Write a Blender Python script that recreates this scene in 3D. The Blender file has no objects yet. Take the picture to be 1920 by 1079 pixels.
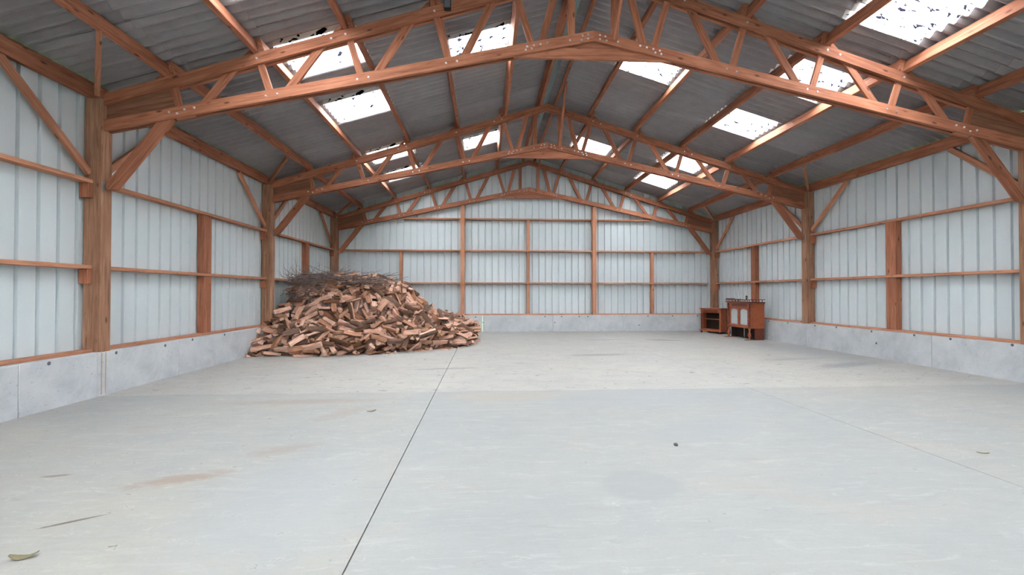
import bpy, bmesh, math, random
from mathutils import Vector, Matrix, Euler, Quaternion, noise

# ------------------------------------------------------------------ camera, sky, exposure
S = bpy.context.scene
COL = S.collection
cam_data = bpy.data.cameras.new('camera')
cam = bpy.data.objects.new('camera', cam_data); COL.objects.link(cam)
cam_data.sensor_width = 36.0
cam_data.lens = 847.6 / 1920 * 36
cam_data.clip_start = 0.05
cam.location = (-1.6095, 0.0, 1.4298)
cam.rotation_euler = (math.pi / 2 + 0.0118, 0.0, -0.0584)
S.camera = cam

world = bpy.data.worlds.new('world'); S.world = world
world.use_nodes = True
bg = world.node_tree.nodes['Background']
bg.inputs['Color'].default_value = (0.96, 0.98, 1.0, 1)      # even overcast sky
bg.inputs['Strength'].default_value = 46.0
S.view_settings.view_transform = 'Standard'
S.view_settings.look = 'None'
S.view_settings.gamma = 1.0
S.view_settings.use_curve_mapping = False
S.view_settings.exposure = 0.0
S.cycles.max_bounces = 12
S.cycles.diffuse_bounces = 8
S.cycles.sample_clamp_indirect = 20.0

# ------------------------------------------------------------------ measures (metres)
W = 6.937            # inner face of the side posts
PD, PW = 0.178, 0.245
T = [6.592, 11.592, 16.592]    # front faces of the three frames
FRONT = -8.45        # unseen front end of the barn behind the camera, set back for the light
BACK = 16.60         # inner face of the back plinth
ZC = 0.606           # top of the concrete plinth
SL = 0.3075          # roof slope
ZT0 = 6.353          # top chord, upper edge at the ridge
ZR0 = 6.562          # roof underside at the ridge
ZB0, SB = 5.188, 0.2152        # bottom chord, lower edge at the ridge, slope
CLAD = 7.20          # cladding plane
def ztop(x): return ZT0 - SL * abs(x)
def zroof(x): return ZR0 - SL * abs(x)
def zbot(x): return ZB0 - SB * abs(x)
SIDE = {-1: 'firewood side', 1: 'cabinet side'}

# ------------------------------------------------------------------ helpers
def link(o): COL.objects.link(o); return o
def tag(o, label=None, cat=None, group=None, kind=None):
    if label: o['label'] = label
    if cat: o['category'] = cat
    if group: o['group'] = group
    if kind: o['kind'] = kind
    return o
def empty(name, loc=(0, 0, 0), parent=None):
    o = bpy.data.objects.new(name, None); o.location = loc; o.empty_display_size = .1
    o.parent = parent
    return link(o)
def mesh_data(name, V, F, mats, fm=None, smooth=False):
    m = bpy.data.meshes.new(name)
    m.from_pydata([tuple(v) for v in V], [], F)
    for k in (mats if isinstance(mats, (list, tuple)) else [mats]): m.materials.append(k)
    if fm: m.polygons.foreach_set('material_index', fm)
    if smooth: m.polygons.foreach_set('use_smooth', [True] * len(m.polygons))
    m.update()
    return m
def obj(name, m, parent=None, loc=None, rot=None):
    o = bpy.data.objects.new(name, m); o.parent = parent
    if loc is not None: o.location = loc
    if rot is not None: o.rotation_euler = rot
    return link(o)
def basis(axis, up=(0, 0, 1)):
    x = Vector(axis).normalized(); u = Vector(up)
    if abs(x.dot(u)) > .97: u = Vector((0, 1, 0))
    y = u.cross(x).normalized(); z = x.cross(y)
    return Matrix((x, y, z)).transposed()
def world_mesh(name, V, F, mat, axis, parent=None, up=(0, 0, 1), fm=None, smooth=False):
    """one mesh object given by world points, its local X turned along axis so that the wood grain follows it"""
    R = basis(axis, up); Ri = R.transposed()
    c = Vector((0, 0, 0))
    for v in V: c += Vector(v)
    c /= len(V)
    m = mesh_data(name, [Ri @ (Vector(v) - c) for v in V], F, mat, fm, smooth)
    o = bpy.data.objects.new(name, m)
    p = Vector((0, 0, 0))
    if parent:
        q = parent
        while q: p += q.location; q = q.parent
    o.matrix_basis = Matrix.Translation(c - p) @ R.to_4x4()
    o.parent = parent
    return link(o)
def beam_vf(p0, p1, w, h, up=(0, 0, 1), c=0.006):
    """square timber with broken edges from p0 to p1; w across, h along up"""
    p0, p1 = Vector(p0), Vector(p1)
    R = basis(p1 - p0, up); L = (p1 - p0).length
    a, b = w / 2, h / 2
    sec = [(-a + c, -b), (a - c, -b), (a, -b + c), (a, b - c), (a - c, b), (-a + c, b), (-a, b - c), (-a, -b + c)]
    V = [p0 + R @ Vector((x, y, z)) for x in (0, L) for y, z in sec]
    F = [(i, (i + 1) % 8, (i + 1) % 8 + 8, i + 8) for i in range(8)]
    F += [tuple(range(7, -1, -1)), tuple(range(8, 16))]
    return V, F
def beam(name, p0, p1, w, h, mat, parent=None, up=(0, 0, 1), c=0.006):
    V, F = beam_vf(p0, p1, w, h, up, c)
    return world_mesh(name, V, F, mat, Vector(p1) - Vector(p0), parent, up)
def prism_y(name, poly, y0, y1, mat, axis, parent=None):
    """polygon in x, z pulled from y0 to y1"""
    n = len(poly)
    V = [(x, y, z) for y in (y0, y1) for x, z in poly]
    F = [tuple(range(n)), tuple(range(2 * n - 1, n - 1, -1))]
    F += [((i + 1) % n, i, i + n, (i + 1) % n + n) for i in range(n)]
    ar = sum(poly[i][0] * poly[(i + 1) % n][1] - poly[(i + 1) % n][0] * poly[i][1] for i in range(n))
    if ar < 0: F = [f[::-1] for f in F]
    return world_mesh(name, V, F, mat, axis, parent)
def box_vf(a, b):
    (x0, y0, z0), (x1, y1, z1) = a, b
    V = [(x, y, z) for x in (x0, x1) for y in (y0, y1) for z in (z0, z1)]
    F = [(0, 1, 3, 2), (4, 6, 7, 5), (0, 4, 5, 1), (2, 3, 7, 6), (0, 2, 6, 4), (1, 5, 7, 3)]
    return V, F
def box(name, a, b, mat, parent=None, axis=(1, 0, 0), bev=0.0):
    if bev:
        bm = bmesh.new()
        V, F = box_vf(a, b); vs = [bm.verts.new(v) for v in V]
        for f in F: bm.faces.new([vs[i] for i in f])
        bmesh.ops.bevel(bm, geom=bm.edges[:], offset=bev, segments=1, affect='EDGES', profile=.5)
        bm.verts.index_update(); V = [v.co.copy() for v in bm.verts]; F = [tuple(v.index for v in f.verts) for f in bm.faces]
        bm.free()
    else: V, F = box_vf(a, b)
    return world_mesh(name, V, F, mat, axis, parent)
class MB:
    """collects several shapes into one mesh"""
    def __init__(s): s.V = []; s.F = []; s.M = []
    def add(s, V, F, m=0):
        k = len(s.V); s.V += [tuple(v) for v in V]; s.F += [tuple(i + k for i in f) for f in F]; s.M += [m] * len(F)
    def box(s, a, b, m=0): s.add(*box_vf(a, b), m)
    def disc(s, c, axis, r, t, n=8, m=0):
        R = basis(axis); c = Vector(c)
        V = [c + R @ Vector((x, r * q * math.cos(2 * math.pi * i / n), r * q * math.sin(2 * math.pi * i / n))) for x, q in ((0, 1), (t, .7)) for i in range(n)]
        F = [(i, (i + 1) % n, (i + 1) % n + n, i + n) for i in range(n)] + [tuple(range(n, 2 * n))]
        s.add(V, F, m)
    def lathe(s, prof, c=(0, 0, 0), n=14, m=0):
        c = Vector(c); k = len(prof)
        V = [c + Vector((r * math.cos(2 * math.pi * i / n), r * math.sin(2 * math.pi * i / n), z)) for r, z in prof for i in range(n)]
        F = [(j * n + i, j * n + (i + 1) % n, (j + 1) * n + (i + 1) % n, (j + 1) * n + i) for j in range(k - 1) for i in range(n)]
        F += [tuple(range(n - 1, -1, -1)), tuple((k - 1) * n + i for i in range(n))]
        s.add(V, F, m)
    def build(s, name, mats, parent=None, loc=None, smooth=False):
        m = mesh_data(name, s.V, s.F, mats, s.M if isinstance(mats, (list, tuple)) else None, smooth)
        return obj(name, m, parent, loc)

# ------------------------------------------------------------------ materials
def hexlin(r, g, b):
    f = lambda c: (c / 255 / 12.92) if c / 255 <= .04045 else ((c / 255 + .055) / 1.055) ** 2.4
    return (f(r), f(g), f(b), 1)
class NT:
    def __init__(s, name):
        s.m = bpy.data.materials.new(name); s.m.use_nodes = True
        s.t = s.m.node_tree; s.b = s.t.nodes['Principled BSDF']; s.out = s.t.nodes['Material Output']
    def n(s, typ, **k):
        x = s.t.nodes.new(typ)
        for a, v in k.items():
            if a in x.inputs: x.inputs[a].default_value = v
            else: setattr(x, a, v)
        return x
    def l(s, a, b): s.t.links.new(a, b)
    def coord(s, which='Object', scale=(1, 1, 1), loc=(0, 0, 0)):
        tc = s.n('ShaderNodeTexCoord'); mp = s.n('ShaderNodeMapping')
        mp.inputs['Scale'].default_value = scale; mp.inputs['Location'].default_value = loc
        s.l(tc.outputs[which], mp.inputs['Vector']); return mp.outputs['Vector']
    def noise(s, vec, scale, detail=4, rough=.55, dist=0):
        x = s.n('ShaderNodeTexNoise'); x.inputs['Scale'].default_value = scale; x.inputs['Detail'].default_value = detail
        x.inputs['Roughness'].default_value = rough; x.inputs['Distortion'].default_value = dist
        s.l(vec, x.inputs['Vector']); return x.outputs['Fac']
    def ramp(s, fac, stops):
        r = s.n('ShaderNodeValToRGB'); e = r.color_ramp.elements
        while len(e) < len(stops): e.new(.5)
        for i, (p, c) in enumerate(stops):
            e[i].position = p; e[i].color = c if len(c) == 4 else (*c, 1)
        s.l(fac, r.inputs['Fac']); return r.outputs['Color']
    def mix(s, fac, a, b, mode='MIX'):
        x = s.n('ShaderNodeMix'); x.data_type = 'RGBA'; x.blend_type = mode
        for v, i in ((fac, 0), (a, 6), (b, 7)):
            if hasattr(v, 'is_output'): s.l(v, x.inputs[i])
            else: x.inputs[i].default_value = v
        return x.outputs[2]
    def math(s, op, a, b=0.0, c=0.0):
        x = s.n('ShaderNodeMath'); x.operation = op
        for v, i in ((a, 0), (b, 1), (c, 2)):
            if hasattr(v, 'is_output'): s.l(v, x.inputs[i])
            else: x.inputs[i].default_value = v
        return x.outputs[0]
    def rnd(s): return s.n('ShaderNodeObjectInfo').outputs['Random']
    def bump(s, h, strength=.3, dist=.01):
        x = s.n('ShaderNodeBump'); x.inputs['Strength'].default_value = strength; x.inputs['Distance'].default_value = dist
        s.l(h, x.inputs['Height']); s.l(x.outputs['Normal'], s.b.inputs['Normal'])
    def done(s, col, rough=.8, spec=.3):
        if hasattr(col, 'is_output'): s.l(col, s.b.inputs['Base Color'])
        else: s.b.inputs['Base Color'].default_value = col
        s.b.inputs['Roughness'].default_value = rough; s.b.inputs['Specular IOR Level'].default_value = spec
        return s.m
W3 = (1, 1, 1, 1)
def wood(name, dark, mid, light, knots=True, rough=.75, vary=.35, spec=.25):
    t = NT(name)
    r = t.rnd()
    tc = t.n('ShaderNodeTexCoord'); ad = t.n('ShaderNodeVectorMath'); ad.operation = 'ADD'
    cx = t.n('ShaderNodeCombineXYZ'); t.l(t.math('MULTIPLY', r, 37.0), cx.inputs[0]); t.l(t.math('MULTIPLY', r, 11.0), cx.inputs[2])
    t.l(tc.outputs['Object'], ad.inputs[0]); t.l(cx.outputs[0], ad.inputs[1])
    def mp(sc):
        m = t.n('ShaderNodeMapping'); m.inputs['Scale'].default_value = sc; t.l(ad.outputs[0], m.inputs['Vector']); return m.outputs['Vector']
    g = t.noise(mp((1.2, 22, 22)), 1.6, 5, .6, .6)
    c = t.ramp(g, [(.28, dark), (.5, mid), (.72, light)])
    big = t.noise(mp((.9, 2.5, 2.5)), 1.4, 2)
    c = t.mix(t.ramp(big, [(.35, (0, 0, 0)), (.7, (.5, .5, .5))]), c, dark)
    if knots:
        v = t.n('ShaderNodeTexVoronoi'); v.inputs['Scale'].default_value = 1.0; v.inputs['Randomness'].default_value = 1
        t.l(mp((2.6, 7, 7)), v.inputs['Vector'])
        k = t.ramp(v.outputs['Distance'], [(.06, (.85, .85, .85)), (.15, (0, 0, 0))])
        c = t.mix(k, c, tuple(x * .35 for x in dark[:3]) + (1,))
    hsv = t.n('ShaderNodeHueSaturation')
    t.l(t.math('MULTIPLY_ADD', r, vary, 1 - vary / 2), hsv.inputs['Value'])
    t.l(c, hsv.inputs['Color'])
    t.bump(g, .25, .004)
    return t.done(hsv.outputs['Color'], rough, spec)
M = {}
M['truss'] = wood('truss timber', (.17, .058, .031, 1), (.325, .125, .07, 1), (.43, .185, .11, 1))
M['rail'] = wood('rail timber', (.28, .12, .065, 1), (.44, .20, .12, 1), (.55, .285, .18, 1))
M['post'] = wood('post timber', (.14, .065, .038, 1), (.28, .145, .088, 1), (.38, .22, .14, 1), vary=.2)
M['ply'] = wood('gusset board', (.13, .055, .032, 1), (.22, .10, .06, 1), (.30, .15, .09, 1), knots=False, vary=.2)
M['furniture'] = wood('varnished wood', (.16, .032, .012, 1), (.30, .075, .026, 1), (.38, .11, .042, 1), knots=False, rough=.38, vary=.15, spec=.45)
M['furniture_dark'] = wood('dark varnished wood', (.07, .014, .008, 1), (.13, .028, .014, 1), (.18, .045, .02, 1), knots=False, rough=.4, vary=.1, spec=.4)

t = NT('steel'); M['steel'] = t.done((.62, .63, .66, 1), .35, .5); t.b.inputs['Metallic'].default_value = .6
t = NT('galvanised bracket'); M['bracket'] = t.done((.25, .27, .29, 1), .5, .5); t.b.inputs['Metallic'].default_value = .7
t = NT('dark plug'); M['plug'] = t.done((.10, .11, .13, 1), .8, .2)

t = NT('painted cladding')
big = t.noise(t.coord('Object', (1, 1, .25)), 2.2, 4)
M['clad'] = t.done(t.mix(t.ramp(big, [(.4, (0, 0, 0)), (.75, (.35, .35, .35))]), (.53, .585, .612, 1), (.485, .545, .565, 1)), .45, .35)

t = NT('plinth concrete')
a = t.noise(t.coord('Object', (1, 1, 1)), 2.1, 7, .65, .4)
sp = t.noise(t.coord('Object', (1, 1, 1)), 26, 3, .6)
c = t.ramp(a, [(.3, (.34, .355, .37)), (.5, (.42, .435, .455)), (.7, (.48, .49, .50))])
c = t.mix(t.ramp(sp, [(.63, (0, 0, 0)), (.70, (.6, .6, .6))]), c, (.24, .25, .26, 1))
drip = t.noise(t.coord('Object', (9, 9, .7)), 1.1, 4, .6)
c = t.mix(t.ramp(drip, [(.58, (0, 0, 0)), (.75, (.35, .35, .35))]), c, (.38, .39, .37, 1))
t.bump(a, .3, .01); M['plinth'] = t.done(c, .85, .25)

def floor_mat(name, c0, c1, c2, chips):
    t = NT(name)
    P = t.coord('Object')
    a = t.noise(P, .33, 5, .6, .5)
    c = t.ramp(a, [(.36, c0), (.5, c1), (.64, c2)])
    mott = t.noise(t.coord('Object', (1, 1.6, 1)), 2.0, 8, .68, .6)
    c = t.mix(t.ramp(mott, [(.36, (.38, .38, .38)), (.55, (0, 0, 0))]), c, (0.246, 0.252, 0.255, 1))
    c = t.mix(t.ramp(mott, [(.60, (0, 0, 0)), (.74, (.5, .5, .5))]), c, (0.403, 0.403, 0.392, 1))
    far = t.noise(t.coord('Object', (.7, 1.3, 1), (3.1, .4, 0)), 1.0, 6, .65, .8)
    c = t.mix(t.ramp(far, [(.54, (0, 0, 0)), (.70, (.45, .45, .45))]), c, (0.308, 0.274, 0.241, 1))
    # trowel streaks, worn flakes with pale edges
    tc = t.n('ShaderNodeTexCoord'); mp = t.n('ShaderNodeMapping'); mp.inputs['Rotation'].default_value = (0, 0, -.35); mp.inputs['Scale'].default_value = (1.6, 11, 1)
    t.l(tc.outputs['Object'], mp.inputs['Vector'])
    scr = t.noise(mp.outputs['Vector'], 1.3, 8, .72, 1.2)
    c = t.mix(t.ramp(scr, [(.36, (.26, .26, .26)), (.46, (0, 0, 0))]), c, (0.409, 0.409, 0.398, 1))
    c = t.mix(t.ramp(scr, [(.585, (0, 0, 0)), (.66, (.42, .42, .42))]), c, (0.235, 0.224, 0.210, 1))
    fk = t.noise(t.coord('Object', (2.6, 5, 1), (7, 2, 0)), 2.2, 9, .74, .7)
    lo = .66 - chips
    c = t.mix(t.ramp(fk, [(lo - .05, (0, 0, 0)), (lo - .01, (.5, .5, .5)), (lo, (0, 0, 0))]), c, (0.437, 0.426, 0.403, 1))
    c = t.mix(t.ramp(fk, [(lo, (0, 0, 0)), (lo + .03, (.8, .8, .8))]), c, (0.151, 0.132, 0.118, 1))
    spk = t.noise(P, 11, 4, .6)
    c = t.mix(t.ramp(spk, [(.69, (0, 0, 0)), (.73, (.6, .6, .6))]), c, (.16, .155, .15, 1))
    c = t.mix(t.ramp(spk, [(.24, (.6, .6, .6)), (.28, (0, 0, 0))]), c, (.45, .45, .44, 1))
    fine = t.noise(P, 38, 3, .7)
    c = t.mix(t.ramp(fine, [(.3, (.25, .25, .25)), (.5, (0, 0, 0))]), c, (0.235, 0.235, 0.230, 1))
    def stain(c, cx, cy, rx, ry, ang, col, amt, edge=.35, wob=.5):
        tc = t.n('ShaderNodeTexCoord'); mp = t.n('ShaderNodeMapping'); mp.vector_type = 'TEXTURE'
        mp.inputs['Location'].default_value = (cx, cy, 0); mp.inputs['Rotation'].default_value = (0, 0, ang); mp.inputs['Scale'].default_value = (rx, ry, 1)
        t.l(tc.outputs['Object'], mp.inputs['Vector'])
        ln = t.n('ShaderNodeVectorMath'); ln.operation = 'LENGTH'
        fl = t.n('ShaderNodeVectorMath'); fl.operation = 'MULTIPLY'; fl.inputs[1].default_value = (1, 1, 0)
        t.l(mp.outputs['Vector'], fl.inputs[0]); t.l(fl.outputs[0], ln.inputs[0])
        d = t.math('ADD', ln.outputs['Value'], t.math('MULTIPLY_ADD', t.noise(t.coord('Object', (1, 2.2, 1)), 6.0, 8, .75, 1.0), wob * 3.2, -wob * 1.6))
        f = t.ramp(d, [(1 - edge, (amt, amt, amt)), (1.0, (0, 0, 0))])
        return t.mix(f, c, col)
    for st in STAINS[name]: c = stain(c, *st)
    t.bump(mott, .18, .006)
    return t.done(c, .62, .35)
STAINS = {
 'floor grey': [(-.45, 3.32, .34, .30, 0, (0.241, 0.246, 0.246, 1), .5, .25, .15), (.6, 4.6, .9, .35, .5, (0.263, 0.272, 0.280, 1), .5),
                (.3, 6.0, 1.5, .5, .1, (0.269, 0.277, 0.286, 1), .55), (-1.3, 6.25, 1.1, .25, .0, (0.314, 0.280, 0.241, 1), .7, .5, .7)],
 'floor beige': [(3.75, 13.4, .62, .13, -.25, (0.168, 0.134, 0.101, 1), .8, .3, .3), (1.9, 13.6, .8, .10, .0, (0.235, 0.213, 0.179, 1), .7, .3, .4),
                 (1.0, 10.3, .9, .22, .1, (0.224, 0.196, 0.168, 1), .7, .5, .8), (5.6, 8.6, 1.1, .28, .35, (0.196, 0.204, 0.213, 1), .75, .6, .8),
                 (5.0, 9.4, 1.0, .18, .2, (0.224, 0.230, 0.235, 1), .6, .6, .8), (6.2, 10.5, .8, 2.5, .0, (0.280, 0.288, 0.294, 1), .6, .6, .6),
                 (-2.3, 8.6, .7, .10, .1, (0.202, 0.190, 0.190, 1), .7, .5, .8)],
 'floor pale': [(-3.95, 3.62, .42, .12, .35, (0.246, 0.179, 0.140, 1), .7, .6, .8), (-3.45, 4.25, .38, .13, .5, (0.258, 0.213, 0.185, 1), .55, .6, .8),
                (-4.0, 6.1, 1.4, .16, .05, (0.258, 0.213, 0.174, 1), .6, .6, .8), (-3.3, 5.5, .18, .5, -.6, (0.252, 0.207, 0.174, 1), .5, .7, .8),
                (-4.18, 3.0, .20, .018, .55, (0.095, 0.078, 0.067, 1), .9, .4, .35), (-4.95, 3.75, .13, .03, .2, (0.168, 0.129, 0.101, 1), .8, .5, .5),
                (-3.0, 3.2, .7, 1.2, .0, (0.291, 0.302, 0.314, 1), .5, .6, .5), (6.4, 6.2, 1.0, .5, .0, (0.280, 0.286, 0.286, 1), .6, .6, .6)]}
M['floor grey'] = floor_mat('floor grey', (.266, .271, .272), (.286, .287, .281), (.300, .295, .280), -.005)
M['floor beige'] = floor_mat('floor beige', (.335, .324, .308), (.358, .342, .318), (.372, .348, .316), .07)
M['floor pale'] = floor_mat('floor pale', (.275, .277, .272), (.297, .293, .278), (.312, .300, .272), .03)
t = NT('joint dark grey'); M['joint'] = t.done((.10, .10, .10, 1), .9, .1)  # dark grey of the floor base in the slab joints

t = NT('fibre cement roof')
a = t.noise(t.coord('Object', (1, 1, 1)), 3.0, 6, .65)
st = t.noise(t.coord('Object', (1.2, 16, 16)), 1.0, 4)
c = t.ramp(a, [(.3, (.235, .222, .230)), (.55, (.262, .248, .255)), (.75, (.29, .275, .28))])
c = t.mix(t.ramp(st, [(.5, (0, 0, 0)), (.8, (.2, .2, .2))]), c, (.35, .33, .335, 1))
hs = t.n('ShaderNodeHueSaturation'); t.l(t.math('MULTIPLY_ADD', t.rnd(), .3, .85), hs.inputs['Value']); t.l(c, hs.inputs['Color'])
M['roof'] = t.done(hs.outputs['Color'], .9, .15)
t = NT('ridge cap'); M['ridge'] = t.done((.22, .27, .275, 1), .8, .2)

t = NT('translucent roof sheet')
tr = t.n('ShaderNodeBsdfTranslucent'); df = t.n('ShaderNodeBsdfDiffuse'); ms = t.n('ShaderNodeMixShader'); ms.inputs[0].default_value = .2
P = t.coord('Object', (1, 1, 1))
v = t.noise(t.coord('Object', (7, 16, 1)), 1.15, 2, .5, .3)
line = t.noise(t.coord('Object', (.8, 34.8, 1)), 1.0, 1)
d = t.ramp(v, [(.612, (.86, .89, .90)), (.63, (.004, .004, .007))])
sx = t.n('ShaderNodeSeparateXYZ'); t.l(P, sx.inputs[0])
fr = t.math('FRACT', t.math('MULTIPLY_ADD', sx.outputs[1], 5.78, .5))
ln_ = t.math('MULTIPLY', t.math('LESS_THAN', t.math('ABSOLUTE', t.math('SUBTRACT', fr, .5)), .03), t.math('GREATER_THAN', t.noise(t.coord('Object', (2.5, 9, 1)), 1.0, 3), .5))
d = t.mix(ln_, d, (.022, .023, .026, 1))
t.l(d, tr.inputs['Color']); t.l(d, df.inputs['Color'])
t.l(tr.outputs[0], ms.inputs[1]); t.l(df.outputs[0], ms.inputs[2]); t.l(ms.outputs[0], t.out.inputs['Surface'])
t.t.nodes.remove(t.b); M['skylight'] = t.m

def logmat(name, a, b, cc):
    t = NT(name); r = t.rnd()
    g = t.noise(t.coord('Object', (3, 30, 30)), 1.3, 4, .6, .5)
    c = t.ramp(g, [(.3, a), (.52, b), (.75, cc)])
    hs = t.n('ShaderNodeHueSaturation')
    t.l(t.math('MULTIPLY_ADD', r, .75, .62), hs.inputs['Value']); t.l(t.math('MULTIPLY_ADD', r, -.35, 1.12), hs.inputs['Saturation']); t.l(c, hs.inputs['Color'])
    t.bump(g, .5, .006)
    return t.done(hs.outputs['Color'], .85, .15)
M['split'] = logmat('split wood', (.27, .125, .08, 1), (.46, .24, .158, 1), (.58, .35, .24, 1))
M['bark'] = logmat('bark', (.055, .03, .02, 1), (.12, .064, .042, 1), (.20, .115, .08, 1))
M['cut'] = logmat('cut end', (.26, .13, .08, 1), (.40, .22, .14, 1), (.50, .31, .205, 1))
t = NT('twig bark'); g = t.noise(t.coord('Object'), 9, 3); M['twig'] = t.done(t.ramp(g, [(.3, (.085, .06, .052)), (.7, (.24, .18, .16))]), .9, .1)
t = NT('outside grass'); g = t.noise(t.coord('Object'), 1.5, 4); M['grass'] = t.done(t.ramp(g, [(.3, (.06, .11, .03)), (.7, (.13, .19, .06))]), .95, .1)
t = NT('old glass'); M['glass'] = t.done((.50, .54, .56, 1), .08, .6)
t.b.inputs['Metallic'].default_value = .25
t = NT('dry leaf'); M['leaf'] = t.done((.17, .15, .09, 1), .8, .2)
t = NT('pale chip'); M['chip'] = t.done((.72, .68, .60, 1), .8, .2)
t = NT('pebble'); M['pebble'] = t.done((.08, .08, .085, 1), .8, .2)
t = NT('rust run'); M['rust'] = t.done((.36, .27, .17, 1), .9, .1)
t = NT('shade and case black'); M['void'] = t.done((.022, .014, .011, 1), .8, .2)  # near-black that paints shade in the cabinets; also the box case

# ------------------------------------------------------------------ floor, ground
ground = obj('ground', mesh_data('ground', [(-60, -60, -.2), (60, -60, -.2), (60, 60, -.2), (-60, 60, -.2)], [(0, 1, 2, 3)], M['grass']))
tag(ground, kind='structure')
V, F = box_vf((-7.3, FRONT, -.18), (7.3, BACK + .4, -.016))
floor = obj('floor', mesh_data('floor', V, F, M['joint'])); tag(floor, kind='structure')
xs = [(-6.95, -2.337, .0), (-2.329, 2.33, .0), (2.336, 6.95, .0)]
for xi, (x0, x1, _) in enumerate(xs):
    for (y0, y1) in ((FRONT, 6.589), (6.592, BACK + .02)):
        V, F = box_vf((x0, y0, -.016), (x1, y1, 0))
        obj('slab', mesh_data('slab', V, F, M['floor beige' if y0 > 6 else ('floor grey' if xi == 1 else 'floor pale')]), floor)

# ------------------------------------------------------------------ walls: concrete plinth panels and cladding sheets
def clad_profile(width):
    pr = []; k = 0; pit = width / round(width / .26)
    while k * pit < width - 1e-6:
        u = k * pit
        pr += [(u, 0), (u + .100, 0), (u + .111, .038), (u + .141, .038), (u + .152, 0)]
        k += 1
    pr = [p for p in pr if p[0] < width] + [(width, 0)]
    return pr
def clad_mesh(name, width, zlo, top):
    """sheet in local x (across), y (depth outward), z; top(u) gives the upper edge"""
    pr = clad_profile(width); n = len(pr); th = .0015
    V = []; F = []
    for lay in (0, th):
        for (u, d) in pr:
            V += [(u, d + lay, zlo), (u, d + lay, top(u))]
    for i in range(n - 1):
        a = 2 * i; F.append((a, a + 2, a + 3, a + 1)); b = a + 2 * n; F.append((b, b + 1, b + 3, b + 2))
    F.append((0, 1, 2 * n + 1, 2 * n)); e = 2 * n - 2; F.append((e, e + 2 * n, e + 2 * n + 1, e + 1))
    return mesh_data(name, V, F, M['clad'])
CS = 1.06
side_sheet = clad_mesh('cladding_sheet', CS, ZC + .0, lambda u: zroof(CLAD) + .03)
jointsY = {-1: [FRONT, 1.2, 5.494, 6.546, 8.204, 11.60, 14.1, BACK + .45], 1: [FRONT, 1.2, 4.9, 6.70, 8.20, 11.60, 13.24, BACK + .45]}
tiesY = {-1: [(4.87, .567), (5.851, .567), (6.858, .564), (7.859, .552), (8.559, .578), (9.569, .575)],
         1: [(13.2, .57), (12.33, .576), (11.271, .577), (10.555, .588), (9.548, .574), (8.549, .583), (7.844, .58), (6.865, .582), (9.428, .325)]}
def plug_mesh():
    b = MB(); b.disc((0, 0, 0), (-1, 0, 0), .024, .004, 12); return mesh_data('tie_hole', b.V, b.F, M['plug'])
plug = plug_mesh()
for s, nm in ((-1, 'wall_left'), (1, 'wall_right')):
    wall = empty(nm); tag(wall, kind='structure')
    js = jointsY[s]
    for a, b_ in zip(js, js[1:]):
        g = .003
        x0, x1 = (W - .007, 7.28)
        lo, hi = ((-x1, a + g, -.15), (-x0, b_ - g, ZC)) if s < 0 else ((x0, a + g, -.15), (x1, b_ - g, ZC))
        pan = box('concrete_panel', lo, hi, M['plinth'], wall, (0, 1, 0) if False else (1, 0, 0), bev=.006)
        for (ty, tz) in tiesY[s]:
            if a < ty < b_:
                o = obj('tie_hole', plug, pan, rot=(0, 0, math.pi if s < 0 else 0))
                o.location = Vector((s * (W - .007), ty, tz)) - pan.location
    y = FRONT
    while y < BACK + .3:
        o = obj('cladding_sheet', side_sheet, wall)
        # local x -> world y, local y (outward) -> world +-x
        if s < 0: o.rotation_euler = (0, 0, math.pi / 2); o.location = (-CLAD, y, 0)
        else: o.rotation_euler = (0, 0, -math.pi / 2); o.location = (CLAD, y + CS, 0)
        y += CS
    if s < 0:      # rust-brown runs below the post
        for yy, w_ in ((6.60, .018), (6.67, .014)):
            V, F = box_vf((-W + .006, yy, .02), (-W + .0085, yy + w_, ZC - .01)); 
            o = obj('rust_run', mesh_data('rust_run', V, F, M['rust']), wall)

wall = empty('wall_back'); tag(wall, kind='structure')
jb = [-7.28, -4.4, -1.72, .88, 3.5, 7.28]
for a, b_ in zip(jb, jb[1:]):
    lo, hi = (max(a, -6.925) + .003, BACK, -.15), (min(b_, 6.925) - .003, BACK + .40, ZC)
    pan = box('concrete_panel', lo, hi, M['plinth'], wall, bev=.006)
    for tx, tz in ((-1.968, .545), (.584, .55), (1.199, .55), (1.857, .55), (2.177, .55), (4.459, .56), (5.398, .565), (6.364, .57), (4.112, .223), (.95, .335), (-1.695, .345)):
        if a < tx < b_:
            o = obj('tie_hole', plug, pan, rot=(0, 0, math.pi / 2)); o.location = Vector((tx, BACK, tz)) - pan.location
YB = BACK + .27
x = -7.25
while x < 7.2:
    w_ = min(1.0, 7.25 - x)
    pts = []
    o = obj('cladding_sheet', clad_mesh('cladding_sheet', w_, ZC, lambda u, x=x: zroof(x + u) + .045), wall, (x, YB, 0))
    x += 1.0

# unseen front gable behind the camera, its doorway narrowed to cut front light
wall = empty('wall_front'); tag(wall, kind='structure')
DOOR_W, DOOR_H = 1.4, 2.2
x = -7.25
while x < 7.2:
    w_ = min(1.0, 7.25 - x)
    zl = DOOR_H if -DOOR_W / 2 - .3 < x + w_ / 2 < DOOR_W / 2 + .3 else 0.0
    obj('cladding_sheet', clad_mesh('cladding_sheet', w_, zl, lambda u, x=x: zroof(x + u) + .01), wall, (x, FRONT - .02, 0))
    x += 1.0

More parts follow.
